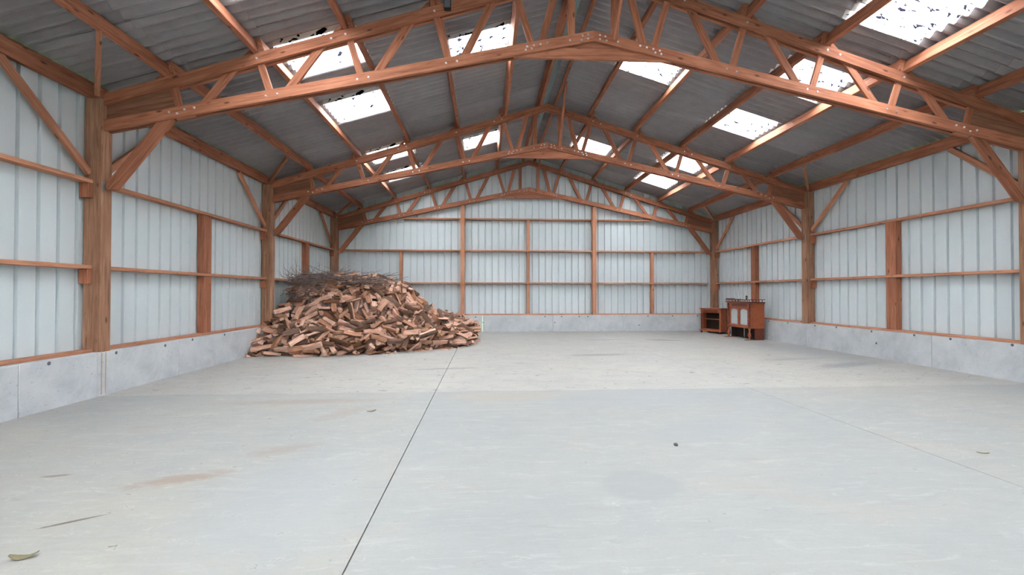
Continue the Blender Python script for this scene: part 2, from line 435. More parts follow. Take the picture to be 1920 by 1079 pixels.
# ------------------------------------------------------------------ roof: corrugated sheets, translucent sheets, ridge cap
ceiling = empty('ceiling'); tag(ceiling, kind='structure')
PX = [.22, 1.15, 2.36, 3.62, 4.87, 6.07, 7.12]      # purlin lines, ridge to eave
CW = {-1: 1.04, 1: 1.035}; CY = {-1: 6.90, 1: 5.24}
LAP = .10
def sheet_mesh(name, i, s, mat, solid=True):
    """course i (between purlins i and i+1) lying in local coordinates: x outward (down the slope), y along the barn"""
    w_ = CW[s]; pitch = w_ / 6; A = .031
    xu = (PX[i] - (LAP if solid else .03)) if i else .06
    xl = PX[i + 1] + .06 if i < 5 else 7.46
    nseg = 6 * 8 + 3; V = []; F = []
    layers = (0, .006) if solid else (0,)
    for lay in layers:
        for k in range(nseg + 1):
            y = k * pitch / 8
            wv = A * (1 - math.cos(2 * math.pi * y / pitch))      # troughs touch the purlins
            drop = .007 * max(0, min(1, (k - 46) / 2)) if True else 0
            for j, xx in enumerate((xu, xl)):
                lift = .002 + (.012 if j == 1 else 0)
                V.append((xx, y, zroof(xx) + (wv + lift + lay - (drop if k > 46 else 0)) * 1.045))
    n = nseg + 1
    for k in range(nseg):
        a = 2 * k; F.append((a, a + 2, a + 3, a + 1))
        if solid: b = a + 2 * n; F.append((b, b + 1, b + 3, b + 2)); F.append((a, b, b + 2, a + 2)); F.append((a + 1, a + 3, b + 3, b + 1))
    if solid:
        F.append((0, 1, 2 * n + 1, 2 * n)); e = 2 * n - 2; F.append((e, e + 2 * n, e + 2 * n + 1, e + 1))
    return mesh_data(name, V, F, mat, smooth=False)
SKY = {-1: {(3, -13), (3, -10), (3, -8), (3, -6), (3, -4), (3, -2), (3, 0), (3, 2), (3, 5), (3, 7), (1, -12), (1, -7), (1, -4), (1, 1), (1, 6)},
       1: {(3, -12), (3, -9), (3, -7), (3, -5), (3, -2), (3, 0), (3, 2), (3, 4), (3, 7), (3, 9), (1, -10), (1, -6), (1, -2), (1, 3), (1, 8)}}
nwin = 0
ORD = ['first', 'second', 'third', 'fourth', 'fifth', 'sixth', 'seventh', 'eighth']
for s in (-1, 1):
    for i in range(6):
        dm = sheet_mesh('roof_sheet', i, s, M['roof']); sm = None
        sky_ks = sorted(k for (c_, k) in SKY[s] if c_ == i)
        k = -15
        while True:
            y0 = CY[s] + k * CW[s]
            if y0 > BACK + .3: break
            if y0 > FRONT - .2:
                is_sky = (i, k) in SKY[s]
                if is_sky and sm is None: sm = sheet_mesh('skylight', i, s, M['skylight'], solid=False)
                o = obj('skylight' if is_sky else 'roof_sheet', sm if is_sky else dm, None if is_sky else ceiling)
                if s > 0: o.location = (0, y0, 0)
                else: o.rotation_euler = (0, 0, math.pi); o.location = (0, y0 + CW[s], 0)
                if is_sky:
                    nwin += 1; o.name = 'window_%d' % nwin
                    tag(o, kind='structure')
            k += 1
# ridge cap in lengths
y = FRONT
while y < BACK + .3:
    V = []; F = []
    for lay in (0, .006):
        for yy in (y, y + 1.12):
            for xx, dz in ((-.34, .075), (-.10, .06), (0, .07), (.10, .06), (.34, .075)):
                V.append((xx, yy, zroof(xx) + dz + lay - (.02 if yy == y else 0) * 0))
    for q in range(4):
        F.append((q, q + 1, q + 6, q + 5)); F.append((10 + q, 15 + q, 16 + q, 11 + q))
    for a_, b_ in ((0, 5), (4, 9)): F.append((a_, b_, b_ + 10, a_ + 10))
    obj('ridge_cap', mesh_data('ridge_cap', V, F, M['ridge']), ceiling); y += 1.10

# ------------------------------------------------------------------ trusses
TN = ['front truss', 'middle truss', 'back truss']
TL = ['large bolted timber roof truss closest to the entrance', 'bolted timber roof truss in the middle of the barn', 'bolted timber roof truss standing against the corrugated gable wall']
topx = [1.17, 2.36, 3.61, 4.87, 6.06]; botx = [.90, 2.13, 3.40, 4.68, 5.93]
CH = .158
PT = .045
for ti, Y in enumerate(T):
    r = empty('roof_truss', (0, Y, 0)); tag(r, TL[ti], 'truss', 'timber roof trusses')
    lay = [(Y + .015, Y + .015 + PT), (Y + .018 + 2 * PT, Y + .018 + 3 * PT)]
    web = (Y + .0165 + PT, Y + .0165 + 2 * PT)
    for s in (-1, 1):
        for (y0, y1) in lay:
            e = W - .002
            prism_y('top_chord', [(0, ZT0 - CH), (0, ZT0), (s * e, ztop(e)), (s * e, ztop(e) - CH)], y0, y1, M['truss'], (1, 0, -s * SL), r)
            prism_y('bottom_chord', [(0, ZB0), (0, ZB0 + CH * .98), (s * e, zbot(e) + CH * .98), (s * e, zbot(e))], y0, y1, M['truss'], (1, 0, -s * SB), r)
        ym = (web[0] + web[1]) / 2
        def wb(name, xa, za, xb, zb, w_, mat=M['truss']):
            return beam(name, (s * xa, ym, za), (s * xb, ym, zb), w_, PT - .002, mat, r, up=(0, 1, 0), c=.004)
        cm = CH / 2
        for k in range(5):
            wb('web_post', topx[k], ztop(topx[k]) - cm * .6, botx[k], zbot(botx[k]) + cm * .6, .098)
        dg = [(.52, .80), (1.46, 1.98), (2.68, 3.25), (3.93, 4.52), (5.18, 5.70)]
        for xa, xb in dg:
            wb('web_diagonal', xa, ztop(xa) - cm * .7, xb, zbot(xb) + cm * .7, .108)
        wb('king_post', .33, ztop(.33) - cm * .6, .33, zbot(.33) + cm * .6, .11)
        # board gusset at the post
        xi, xo = 6.02, W - .002
        prism_y('gusset_board', [(s * xi, ztop(xi) - .02), (s * xo, ztop(xo) - .02), (s * xo, zbot(xo) + .01), (s * (xi - .0), zbot(xi) + .01)], web[0] + .004, web[1] - .004, M['ply'], (1, 0, -s * SB), r)
        # packer between the lower planks near the end
        prism_y('packer', [(s * 5.75, zbot(5.75) - .0), (s * 6.0, zbot(6.0) - .0), (s * 6.0, zbot(6.0) + .06), (s * 5.75, zbot(5.75) + .06)], web[0], web[1], M['rail'], (1, 0, -s * SB), r)
        # short blocks that hold the purlins on the top chord
        for k, px in enumerate(PX[1:6]):
            xb = px + .085; z0 = ztop(xb)
            prism_y('purlin_block', [(s * xb, ztop(xb)), (s * (xb + .13), ztop(xb + .13)), (s * (xb + .02), ztop(xb + .02) + .085), (s * (xb - .02), ztop(xb - .02) + .085)], Y + .03, Y + .10, M['truss'], (1, 0, -s * SL), r)
    # horizontal collar under the apex, between the planks
    prism_y('collar', [(-1.20, 4.932), (1.20, 4.932), (.75, 5.095), (-.75, 5.095)], web[0] + .001, web[1] - .001, M['truss'], (1, 0, 0), r)
    prism_y('apex_packer', [(-.33, 5.10), (.33, 5.10), (.33, 5.25), (0, 5.30), (-.33, 5.25)], web[0] + .006, web[1] - .006, M['truss'], (1, 0, 0), r)
    # bolt heads, far too small to pick apart
    b = MB(); yb = lay[0][0]; 
    def bolt(x_, z_): b.disc((x_, yb - .001, z_), (0, -1, 0), .017, .012, 8)
    for s in (-1, 1):
        for dx, dz in ((.09, .045), (.19, .045), (.09, .105), (.17, .105)): bolt(s * dx, zbot(dx) + dz)
        bolt(s * .36, zbot(.36) + .07)
        for q, dx in enumerate((.70, .80, .90, 1.0)): bolt(s * dx, zbot(dx) + .095)
        for dx in (.93, 1.02): bolt(s * dx, zbot(dx) + .05)
        for k in range(1, 4):
            bolt(s * (botx[k] - .10), zbot(botx[k] - .10) + .07); bolt(s * (botx[k] + .06), zbot(botx[k] + .06) + .07)
        for dx in (5.72, 5.85, 5.95, 6.06): bolt(s * dx, zbot(dx) + (.09 if dx != 5.95 else .05))
        for k in (0, 2):
            bolt(s * (topx[k] + .02), ztop(topx[k]) - .08); bolt(s * (topx[k] + .22), ztop(topx[k] + .22) - .08)
        for k in (1, 3): bolt(s * topx[k], ztop(topx[k]) - .08)
    o = b.build('bolt_heads', M['steel'], r); o.location = (0, -Y, 0); tag(o, kind='stuff')

# small dark case fixed to the front truss
lamp = empty('junction_box', (-2.165, T[0], 5.63)); tag(lamp, 'small dark junction box fixed to the top chord of the front truss', 'junction box')
BX, BZ = -2.165, 5.63
box('case', (BX - .05, T[0] - .055, BZ - .085), (BX + .05, T[0] + .013, BZ + .085), M['void'], lamp, (0, 0, 1), bev=.012)
box('lid', (BX - .042, T[0] - .066, BZ - .07), (BX + .042, T[0] - .056, BZ + .07), M['plug'], lamp, (0, 0, 1), bev=.004)

# slanting brace from each truss apex up to the ridge purlin
for ti, Y in enumerate(T):
    o = beam('apex_brace', (.30, Y - .022, 5.20), (.288, Y - 1.05, 6.42), .055, .07, M['truss'])
    tag(o, f'slanting plank brace rising from the apex of the {TN[ti]} to the ridge', 'brace', 'apex braces')

# ------------------------------------------------------------------ posts, knee braces, wall braces, struts
for ti, Y in enumerate(T):
    for s in (-1, 1):
        q = random.Random(ti * 7 + s)
        p = empty('timber_post', (s * (W + PW / 2), Y, ZC))
        tag(p, f'thick square timber post under the {TN[ti]}, {SIDE[s]}', 'post', 'timber posts')
        # slightly waney post: a few rings along the height
        zt = 4.14 if ti < 2 else 4.14
        V = []; F = []; n = 9; c = .012
        for k in range(n):
            z = ZC + (zt - ZC) * k / (n - 1)
            jx = (q.uniform(-.006, .006)) * (ti > 0); wn = c + (q.uniform(0, .02) if ti > 0 else 0)
            x0, x1 = (W, W + PW); y0, y1 = Y, Y + PD
            ring = [(x0 + wn, y0), (x1 - c, y0), (x1, y0 + c), (x1, y1 - c), (x1 - c, y1), (x0 + c, y1), (x0, y1 - c), (x0, y0 + wn)]
            V += [(s * (a + jx * 0), b_, z) for a, b_ in ring]
        for k in range(n - 1):
            for i in range(8):
                f = (k * 8 + i, k * 8 + (i + 1) % 8, (k + 1) * 8 + (i + 1) % 8, (k + 1) * 8 + i)
                F.append(f if s > 0 else f[::-1])
        F += [tuple(range(7, -1, -1)) if s > 0 else tuple(range(8)), tuple((n - 1) * 8 + i for i in (range(8) if s > 0 else range(7, -1, -1)))]
        world_mesh('shaft', V, F, M['post'], (0, 0, 1), p)
        for zc in (1.757, 2.95):
            for (ya, yb_) in ((Y - .075, Y - .001), (Y + PD + .001, Y + PD + .075)):
                if ti == 2 and ya > Y: continue
                lo, hi = ((7.055, ya, zc - .205), (7.175, yb_, zc - .001))
                if s < 0: lo, hi = (-7.175, ya, lo[2]), (-7.055, yb_, hi[2])
                box('cleat', lo, hi, M['truss'], p, (0, 0, 1), bev=.006)
        if s < 0: lo, hi = (-W, Y + .004, 2.86), (-W + .006, Y + .046, 2.98)
        else: lo, hi = (W - .006, Y + .004, 2.86), (W, Y + .046, 2.98)
        o = box('bracket', lo, hi, M['bracket'], p); o['label'] = 'grey steel bracket'
        # knee brace
        ym = Y + .085
        e0 = Vector((s * 6.858, ym, 2.93)); e1 = Vector((s * 6.11, ym, 3.90)); d = (e1 - e0).normalized()
        hw = .075; nrm = Vector((d.z, 0, -d.x)) * hw
        x_in = s * (W - .008)
        def at_x(pt, xx): return (xx, pt.z + (xx - pt.x) * d.z / d.x)
        a0 = e0 + nrm; a1 = e0 - nrm
        def under(pt):   # cut along the lower edge of the bottom chord
            k_ = (zbot(pt.x) - .002 - pt.z) / (d.z + SB * s * d.x); return (pt.x + d.x * k_, pt.z + d.z * k_)
        outer, inner = (a0, a1) if abs(a0.x) > abs(a1.x) else (a1, a0)
        po = at_x(outer, x_in); pi_ = (inner.x, inner.z)
        poly = [po, under(outer), under(inner), pi_]
        pi2 = at_x(inner, x_in)
        poly = [po, under(outer), under(inner), (inner.x, inner.z), (x_in, inner.z - .01)]
        o = prism_y('knee_brace', poly, Y + .05, Y + .12, M['truss'], d)
        tag(o, f'diagonal knee brace between the {TN[ti]} and its post, {SIDE[s]}', 'brace', 'knee braces')
        # braces along the wall, both ways
        for dirn in (-1, 1):
            if ti == 2 and dirn > 0: continue
            ys = Y + .012 if dirn < 0 else Y + PD - .012
            ye = Y - 1.20 if dirn < 0 else Y + PD + 1.20
            ys += -.018 if dirn < 0 else .018
            o = beam('wall_brace', (s * 7.108, ys, 3.10), (s * 7.108, ye, 4.135), .055, .10, M['rail'])
            tag(o, f'slanting wall brace on the {"entrance" if dirn < 0 else "gable"} flank of the {TN[ti]} post, {SIDE[s]}', 'brace', 'wall braces')
        # strut from the post top up to the lowest purlin
        o = beam('purlin_strut', (s * 6.99, Y - .03, 4.20), (s * 6.10, Y - 1.10, 4.50), .06, .085, M['rail'])
        tag(o, f'thin strut from the post top of the {TN[ti]} to the lowest purlin, {SIDE[s]}', 'strut', 'purlin struts')

# ------------------------------------------------------------------ purlins, eave beams
BAYS = [('front bay', FRONT + .1, T[0]), ('middle bay', T[0], T[1]), ('back bay', T[1], T[2])]
th = math.atan(SL)
PN = ['ridge', 'fifth', 'fourth', 'third', 'second', 'lowest']
for s in (-1, 1):
    nrm = (s * math.sin(th), 0, math.cos(th))
    for bi, (bn, ya, yb_) in enumerate(BAYS):
        for k, px in enumerate(PX[:6]):
            off = (-.040 if bi % 2 else .040) if k else (.0 if bi % 2 else .0)
            hh, ww = .192, .074
            cx = px + off
            zc = ztop(cx) + (hh / 2 + .001) / math.cos(th) * 1.0
            cz = zc; ccx = cx
            y0 = ya - (.02 if bi and k else 0) + (.09 if not k and bi else 0); y1 = yb_ + (.15 if k else .085)
            if bi and k: y0 = ya + .01
            o = beam('purlin', (s * ccx, y0, cz), (s * ccx, y1, cz), ww, hh, M['truss'], up=nrm)
            tag(o, f'{PN[k]} purlin under the roof, {bn}, {SIDE[s]} slope' if k else f'ridge purlin, {bn}, {SIDE[s]} slope', 'purlin', 'roof purlins')
        y0 = max(ya, FRONT + .1) + .002; y1 = yb_ - .002 if bi < 2 else BACK + .2
        o = box('eave_beam', (min(s * 7.055, s * 7.135), y0, 4.142), (max(s * 7.055, s * 7.135), y1, 4.358), M['truss'], None, (0, 1, 0), bev=.008)
        tag(o, f'deep eave beam along the wall top, {bn}, {SIDE[s]}', 'beam', 'eave beams')

# ------------------------------------------------------------------ wall rails, studs, sills on the side walls
for s in (-1, 1):
    for bi, (bn, ya, yb_) in enumerate(BAYS):
        y0 = ya + PD + .002 if bi else ya
        y1 = yb_ - .002
        for z0, rn in ((1.757, 'lower'), (2.95, 'upper')):
            o = box('wall_rail', (min(s * 7.05, s * 7.19), y0, z0), (max(s * 7.05, s * 7.19), y1, z0 + .055), M['rail'], None, (0, 1, 0), bev=.005)
            tag(o, f'{rn} horizontal wall rail, {bn}, {SIDE[s]}', 'rail', 'side wall rails')
        o = box('sill_plank', (min(s * 7.03, s * 7.19), y0, ZC + .001), (max(s * 7.03, s * 7.19), y1, ZC + .043), M['rail'], None, (0, 1, 0), bev=.005)
        tag(o, f'flat sill plank on the concrete plinth, {bn}, {SIDE[s]}', 'sill', 'side wall sills')
        if bi:
            yc = ya + (2.62 if s < 0 else 2.60)
            st_ = empty('wall_stud', (s * 7.10, yc, ZC))
            tag(st_, f'broad flat wall stud halfway along the {bn}, {SIDE[s]}', 'stud', 'side wall studs')
            for za, zb in ((ZC + .044, 1.756), (1.813, 2.949)):
                box('stud_length', (min(s * 7.058, s * 7.185), yc - .12, za), (max(s * 7.058, s * 7.185), yc + .12, zb), M['truss'], st_, (0, 0, 1), bev=.005)

# ------------------------------------------------------------------ gable wall frame
GX = [-2.455, 2.445]
cellx = [-6.92, -2.455, 2.445, 6.92]
gname = {-1: 'firewood side', 0: 'centre', 1: 'cabinet side'}
for gx in GX:
    p = empty('gable_post', (gx, 16.70, ZC)); sd = -1 if gx < 0 else 1
    tag(p, f'tall slim gable post reaching up to the back truss, {SIDE[sd]}', 'post', 'gable posts')
    box('shaft', (gx - .07, 16.615, ZC + .0), (gx + .07, 16.80, zbot(gx) - .02), M['rail'], p, (0, 0, 1), bev=.006)
    for zc in (1.757, 2.955, 4.13):
        for q in (-1, 1):
            xa = gx + q * .071; xb = gx + q * .115
            V, F = box_vf((min(xa, xb), 16.66, zc - .22), (max(xa, xb), 16.78, zc - .001))
            V = [(v[0] if not (abs(v[0] - xb) < 1e-6 and v[2] < zc - .1) else xa + q * .012, v[1], v[2]) for v in V]
            world_mesh('cleat', V, F, M['rail'], (0, 0, 1), p)
for z0, rn in ((1.757, 'lower'), (2.955, 'middle'), (4.13, 'upper')):
    for ci in range(3):
        xa, xb = cellx[ci] + .073, cellx[ci + 1] - .073
        if rn == 'upper':
            lim = (ZB0 - z0 - .06) / SB
            xa, xb = max(xa, -lim), min(xb, lim)
        o = box('gable_rail', (xa, 16.69, z0), (xb, 16.855, z0 + .055), M['rail'], None, (1, 0, 0), bev=.005)
        tag(o, f'{rn} horizontal rail on the gable wall, {["firewood side", "centre", "cabinet side"][ci]} panel', 'rail', 'gable rails')
for ci in range(3):
    xa, xb = cellx[ci] + .073, cellx[ci + 1] - .073
    o = box('gable_sill', (xa, 16.66, ZC + .001), (xb, 16.855, ZC + .043), M['rail'], None, (1, 0, 0), bev=.005)
    tag(o, f'sill plank on the gable plinth, {["firewood side", "centre", "cabinet side"][ci]} panel', 'sill', 'gable sills')
for gx, segs, nm in ((-4.70, ((ZC + .044, 1.756), (1.813, 2.954)), 'firewood side'), (-.03, ((ZC + .044, 1.756), (1.813, 2.954), (3.011, 4.129)), 'centre'), (4.68, ((ZC + .044, 1.756), (1.813, 2.954)), 'cabinet side')):
    p = empty('gable_stud', (gx, 16.75, ZC))
    tag(p, f'narrow stud between the rails of the gable wall, {nm}', 'stud', 'gable studs')
    for za, zb in segs: box('stud_length', (gx - .055, 16.70, za), (gx + .055, 16.85, zb), M['rail'], p, (0, 0, 1), bev=.005)

# ------------------------------------------------------------------ furniture
def place(root, pos, ang):
    root.location = pos; root.rotation_euler = (0, 0, ang)
def fbox(name, a, b, mat, parent, bev=.004, axis='z'):
    bm = bmesh.new(); V, F = box_vf(a, b); vs = [bm.verts.new(v) for v in V]
    for f in F: bm.faces.new([vs[i] for i in f])
    bmesh.ops.bevel(bm, geom=bm.edges[:], offset=bev, segments=1, affect='EDGES', profile=.5)
    m = bpy.data.meshes.new(name); bm.to_mesh(m); bm.free(); m.materials.append(mat)
    return obj(name, m, parent)
def turned(name, prof, loc, parent, mat, n=14):
    b = MB(); b.lathe(prof, (0, 0, 0), n); return b.build(name, mat, parent, loc, smooth=True)
def strip(poly, n0, n1, plane='xz'): pass
FW, FD = M['furniture'], M['furniture_dark']
# low open shelf unit: local x to the viewer's right, y into the unit, origin at the front middle on the floor
low = empty('low_shelf_unit'); w_, d_, h_ = .84, .46, .885; a = w_ / 2
tag(low, 'low reddish wooden shelf unit with open front, in the far corner', 'shelf unit')
fbox('top_board', (-a - .03, -.03, h_ - .035), (a + .03, d_, h_), FW, low, .008)
fbox('frieze', (-a, 0, h_ - .165), (a, .03, h_ - .036), FW, low)
fbox('frieze_panel', (-a + .12, -.012, h_ - .145), (a - .12, -.001, h_ - .06), FD, low)
fbox('side_panel', (-a, .031, .10), (-a + .025, d_ - .012, h_ - .036), FW, low)
fbox('side_panel', (a - .025, .031, .10), (a, d_ - .012, h_ - .036), FW, low)
fbox('back_or_shade_panel', (-a + .026, .26, .141), (a - .026, .272, h_ - .166), M['void'], low)  # near-black sheet added short of the back, painting the shade inside
fbox('stile', (-a, 0, .14), (-a + .10, .03, h_ - .166), FW, low)
fbox('stile', (a - .06, 0, .14), (a, .03, h_ - .166), FW, low)
fbox('shelf', (-a + .026, .05, .48), (a - .026, .259, .50), FW, low)
fbox('back_board', (-a + .026, d_ - .012, .141), (a - .026, d_, h_ - .036), FD, low)
fbox('bottom_board', (-a + .026, .031, .12), (a - .026, d_ - .013, .14), FW, low)
fbox('base_moulding', (-a - .03, -.03, .065), (a + .03, d_, .10), FW, low, .01)
fbox('base_rail', (-a - .0, -.005, .101), (a, .03, .139), FW, low)
colp = [(.020, 0), (.030, .02), (.022, .05), (.026, .07), (.018, .10), (.025, .22), (.020, .40), (.026, .44), (.018, .47), (.028, .52), (.028, .545)]
turned('turned_column', colp, (-a + .05, -.012, .14), low, FD)
for fx in (-a + .02, a - .04):
    for fy in (.02, d_ - .06): turned('foot', [(.022, 0), (.038, .02), (.034, .045), (.024, .065)], (fx, fy, 0), low, FD)
d0 = Vector((6.17, 15.95)); d1 = Vector((6.50, 15.19)); mid = (d0 + d1) / 2
place(low, (mid.x, mid.y, 0), math.atan2(d1.y - d0.y, d1.x - d0.x))

# taller cabinet with two glazed doors and a gallery on top
tall = empty('glazed_cabinet'); w_, d_ = 1.22, .44; a = w_ / 2
tag(tall, 'carved reddish cabinet with two glazed doors and turned legs by the wall', 'cabinet')
zb, zt = .345, 1.10
fbox('bottom_board', (-a - .01, -.05, zb), (a + .01, d_, zb + .035), FW, tall, .008)
fbox('side_panel', (-a, .031, zb + .036), (-a + .025, d_, zt), FW, tall)
fbox('side_panel', (a - .025, .031, zb + .036), (a, d_, zt), FW, tall)
fbox('back_or_shade_panel', (-a + .026, d_ - .015, zb + .036), (a - .026, d_, zt), FD, tall)
fbox('frieze', (-a, 0, zt - .13), (a, .03, zt), FW, tall)
fbox('frieze_moulding', (-a + .2, -.012, zt - .105), (a - .2, -.001, zt - .03), FD, tall)
fbox('cornice', (-a - .05, -.05, zt + .001), (a + .04, d_ + .0, zt + .03), FW, tall, .01)
fbox('cornice_top', (-a - .09, -.08, zt + .031), (a + .06, d_, zt + .05), FD, tall, .006)
for sx in (-1, 1): fbox('stile', (sx * a if sx < 0 else a - .09, 0, zb + .036), (-a + .09 if sx < 0 else a, .03, zt - .131), FW, tall)
def door(x0, x1, nm):
    dr = empty('glazed_door', (0, 0, 0), tall); z0, z1 = zb + .04, zt - .135; f = .062
    gx0, gx1, gz0, gz1 = x0 + f, x1 - f, z0 + f, z1 - .035
    # frame with an arched opening, as one ring of quads
    n = 10; inn = [(gx0, gz0), (gx1, gz0)] + [((gx0 + gx1) / 2 + (gx1 - gx0) / 2 * math.cos(q * math.pi / n), gz1 - .07 + .07 * math.sin(q * math.pi / n)) for q in range(n + 1)]
    outp = []
    for (xx, zz) in inn:
        if (xx, zz) == inn[0]: outp.append((x0, z0))
        elif (xx, zz) == inn[1]: outp.append((x1, z0))
        else:
            tq = (xx - gx0) / (gx1 - gx0); outp.append((x0 + tq * (x1 - x0), z1))
    k = len(inn); V = []; F = []
    for yy in (-.012, .012):
        V += [(x_, yy, z_) for x_, z_ in outp] + [(x_, yy, z_) for x_, z_ in inn]
    for i in range(k):
        j = (i + 1) % k
        F.append((i, j, k + j, k + i)); F.append((2 * k + i, 3 * k + i, 3 * k + j, 2 * k + j))
        F.append((i, 2 * k + i, 2 * k + j, j)); F.append((k + i, k + j, 3 * k + j, 3 * k + i))
    obj('door_frame', mesh_data('door_frame', V, F, FW), dr)
    V, F = box_vf((gx0 - .008, -.002, gz0 - .008), (gx1 + .008, .004, gz1 + .008)); obj('pane', mesh_data('pane', V, F, M['glass']), dr)
    turned('knob', [(.005, 0), (.011, .008), (.006, .016)], ((x0 if nm else x1) + (.03 if nm else -.03), -.02, (z0 + z1) / 2), dr, FD, 8)
door(-a + .092, -.015, 0); door(.015, a - .092, 1)
fbox('centre_stile', (-.014, -.006, zb + .036), (.014, .028, zt - .131), FW, tall)
cprof = [(.026, 0), (.030, .03), (.020, .05), (.034, .10), (.020, .16), (.026, .20), (.016, .24), (.024, .34), (.017, .46), (.030, .50), (.022, .53), (.030, .60)]
lprof = [(.030, 0), (.034, .02), (.020, .045), (.026, .07), (.050, .115), (.056, .15), (.046, .19), (.024, .22), (.030, .24), (.018, .27), (.034, .31), (.034, .345)]
for sx in (-1, 1):
    turned('turned_column', cprof, (sx * (a - .03), -.03, zb + .036), tall, FD)
    turned('turned_leg', lprof, (sx * (a - .03), -.015, .0), tall, FW)
    fbox('runner_foot', (sx * (a - .03) - .025, -.16, 0), (sx * (a - .03) + .025, d_, .016), FD, tall)
    fbox('corbel', (sx * (a - .005) - .022, -.045, zt - .12), (sx * (a - .005) + .022, -.002, zt), FD, tall, .012)
fbox('lower_shade', (-a + .0, .20, .017), (-.11, .215, zb - .001), M['void'], tall)  # near-black panels added to paint the shade under the cabinet
fbox('lower_shade', (-.05, .20, .017), (a - .031, .215, zb - .001), M['void'], tall)
fbox('lower_side', (-a + .008, .08, .017), (-a + .03, d_ - .021, zb - .001), M['void'], tall)  # added near-black side, continuing the painted shade
fbox('lower_side', (a - .03, .14, .017), (a - .008, d_ - .021, zb - .001), FD, tall)
g0 = zt + .051
for i in range(15):
    gx = -a - .04 + (w_ + .07) * i / 14
    turned('baluster', [(.010, 0), (.014, .012), (.007, .03), (.013, .045), (.008, .06)], (gx, -.05, g0), tall, FD, 8)
for i in range(1, 5):
    for gx in (-a - .04, a + .03): turned('baluster', [(.010, 0), (.014, .012), (.007, .03), (.013, .045), (.008, .06)], (gx, -.05 + .1 * i, g0), tall, FD, 8)
fbox('gallery_rail', (-a - .085, -.075, g0 + .060), (a + .065, -.03, g0 + .080), FD, tall, .005)
for gx in (-a - .04, a + .03): fbox('gallery_rail', (gx - .02, -.029, g0 + .060), (gx + .02, d_, g0 + .080), FD, tall, .005)
turned('finial', [(.018, 0), (.034, .02), (.014, .04), (.038, .075), (.016, .105), (.006, .13)], (.50, -.052, g0 + .080), tall, FD, 12)
fbox('crest', (-a - .05, -.07, g0 + .081), (-.16, -.035, g0 + .105), FD, tall, .008)
place(tall, (6.355, 13.79, 0), -math.pi / 2)

# ------------------------------------------------------------------ firewood heap
def log_shape(seed):
    r = random.Random(seed)
    L = r.uniform(.34, .46); kind = r.choice(['wedge', 'slab', 'half', 'slab', 'wedge'])
    if kind == 'wedge':
        w = r.uniform(.10, .15); h = r.uniform(.08, .12)
        sec = [(-w/2, -h*.35), (-w*.2, -h*.5), (w*.25, -h*.48), (w/2, -h*.3), (w*.12, h*.5), (-w*.05, h*.52)]
        bark = {0, 1, 2}
    elif kind == 'slab':
        w = r.uniform(.11, .17); h = r.uniform(.05, .075)
        sec = [(-w/2, -h*.4), (-w*.2, -h*.5), (w*.3, -h*.45), (w/2, -h*.3), (w*.46, h*.4), (-w*.44, h*.5)]
        bark = {3} if seed % 2 else {0, 1, 2}
    else:
        w = r.uniform(.11, .15); h = r.uniform(.065, .09)
        sec = [(-w/2, -h*.3), (w/2, -h*.3), (w*.46, h*.05), (w*.25, h*.45), (-w*.2, h*.5), (-w*.45, h*.1)]
        bark = {1, 2, 3, 4, 5}
    nst = 4; V = []; F = []; FM = []
    bend = r.uniform(-.02, .02); bz = r.uniform(-.012, .012)
    for i in range(nst):
        t_ = i/(nst-1); x = (t_-.5)*L; s = 1+r.uniform(-.12, .12)
        if i == 0: s *= r.uniform(.8, 1.05)
        dy = bend*(1-(2*t_-1)**2); dz = bz*(1-(2*t_-1)**2)
        for (y, z) in sec:
            V.append((x+r.uniform(-.008, .008), y*s+dy+r.uniform(-.006, .006), z*s+dz+r.uniform(-.005, .005)))
    n = len(sec)
    for i in range(nst-1):
        for j in range(n):
            a = i*n+j; b = i*n+(j+1) % n
            F.append((a, b, b+n, a+n)); FM.append(1 if j in bark else 0)
    F.append(tuple(range(n-1, -1, -1))); F.append(tuple((nst-1)*n+j for j in range(n))); FM += [2, 2]
    return V, F, FM
NSH = 14
def log_kind(seed):
    r = random.Random(seed); r.uniform(0, 1); return r.choice(['wedge', 'slab', 'half', 'slab', 'wedge'])
shapes = [log_shape(k) for k in range(NSH)]
LM = [M['split'], M['bark'], M['cut']]
logm = [mesh_data('firewood_log', V, F, LM, FM) for V, F, FM in shapes]
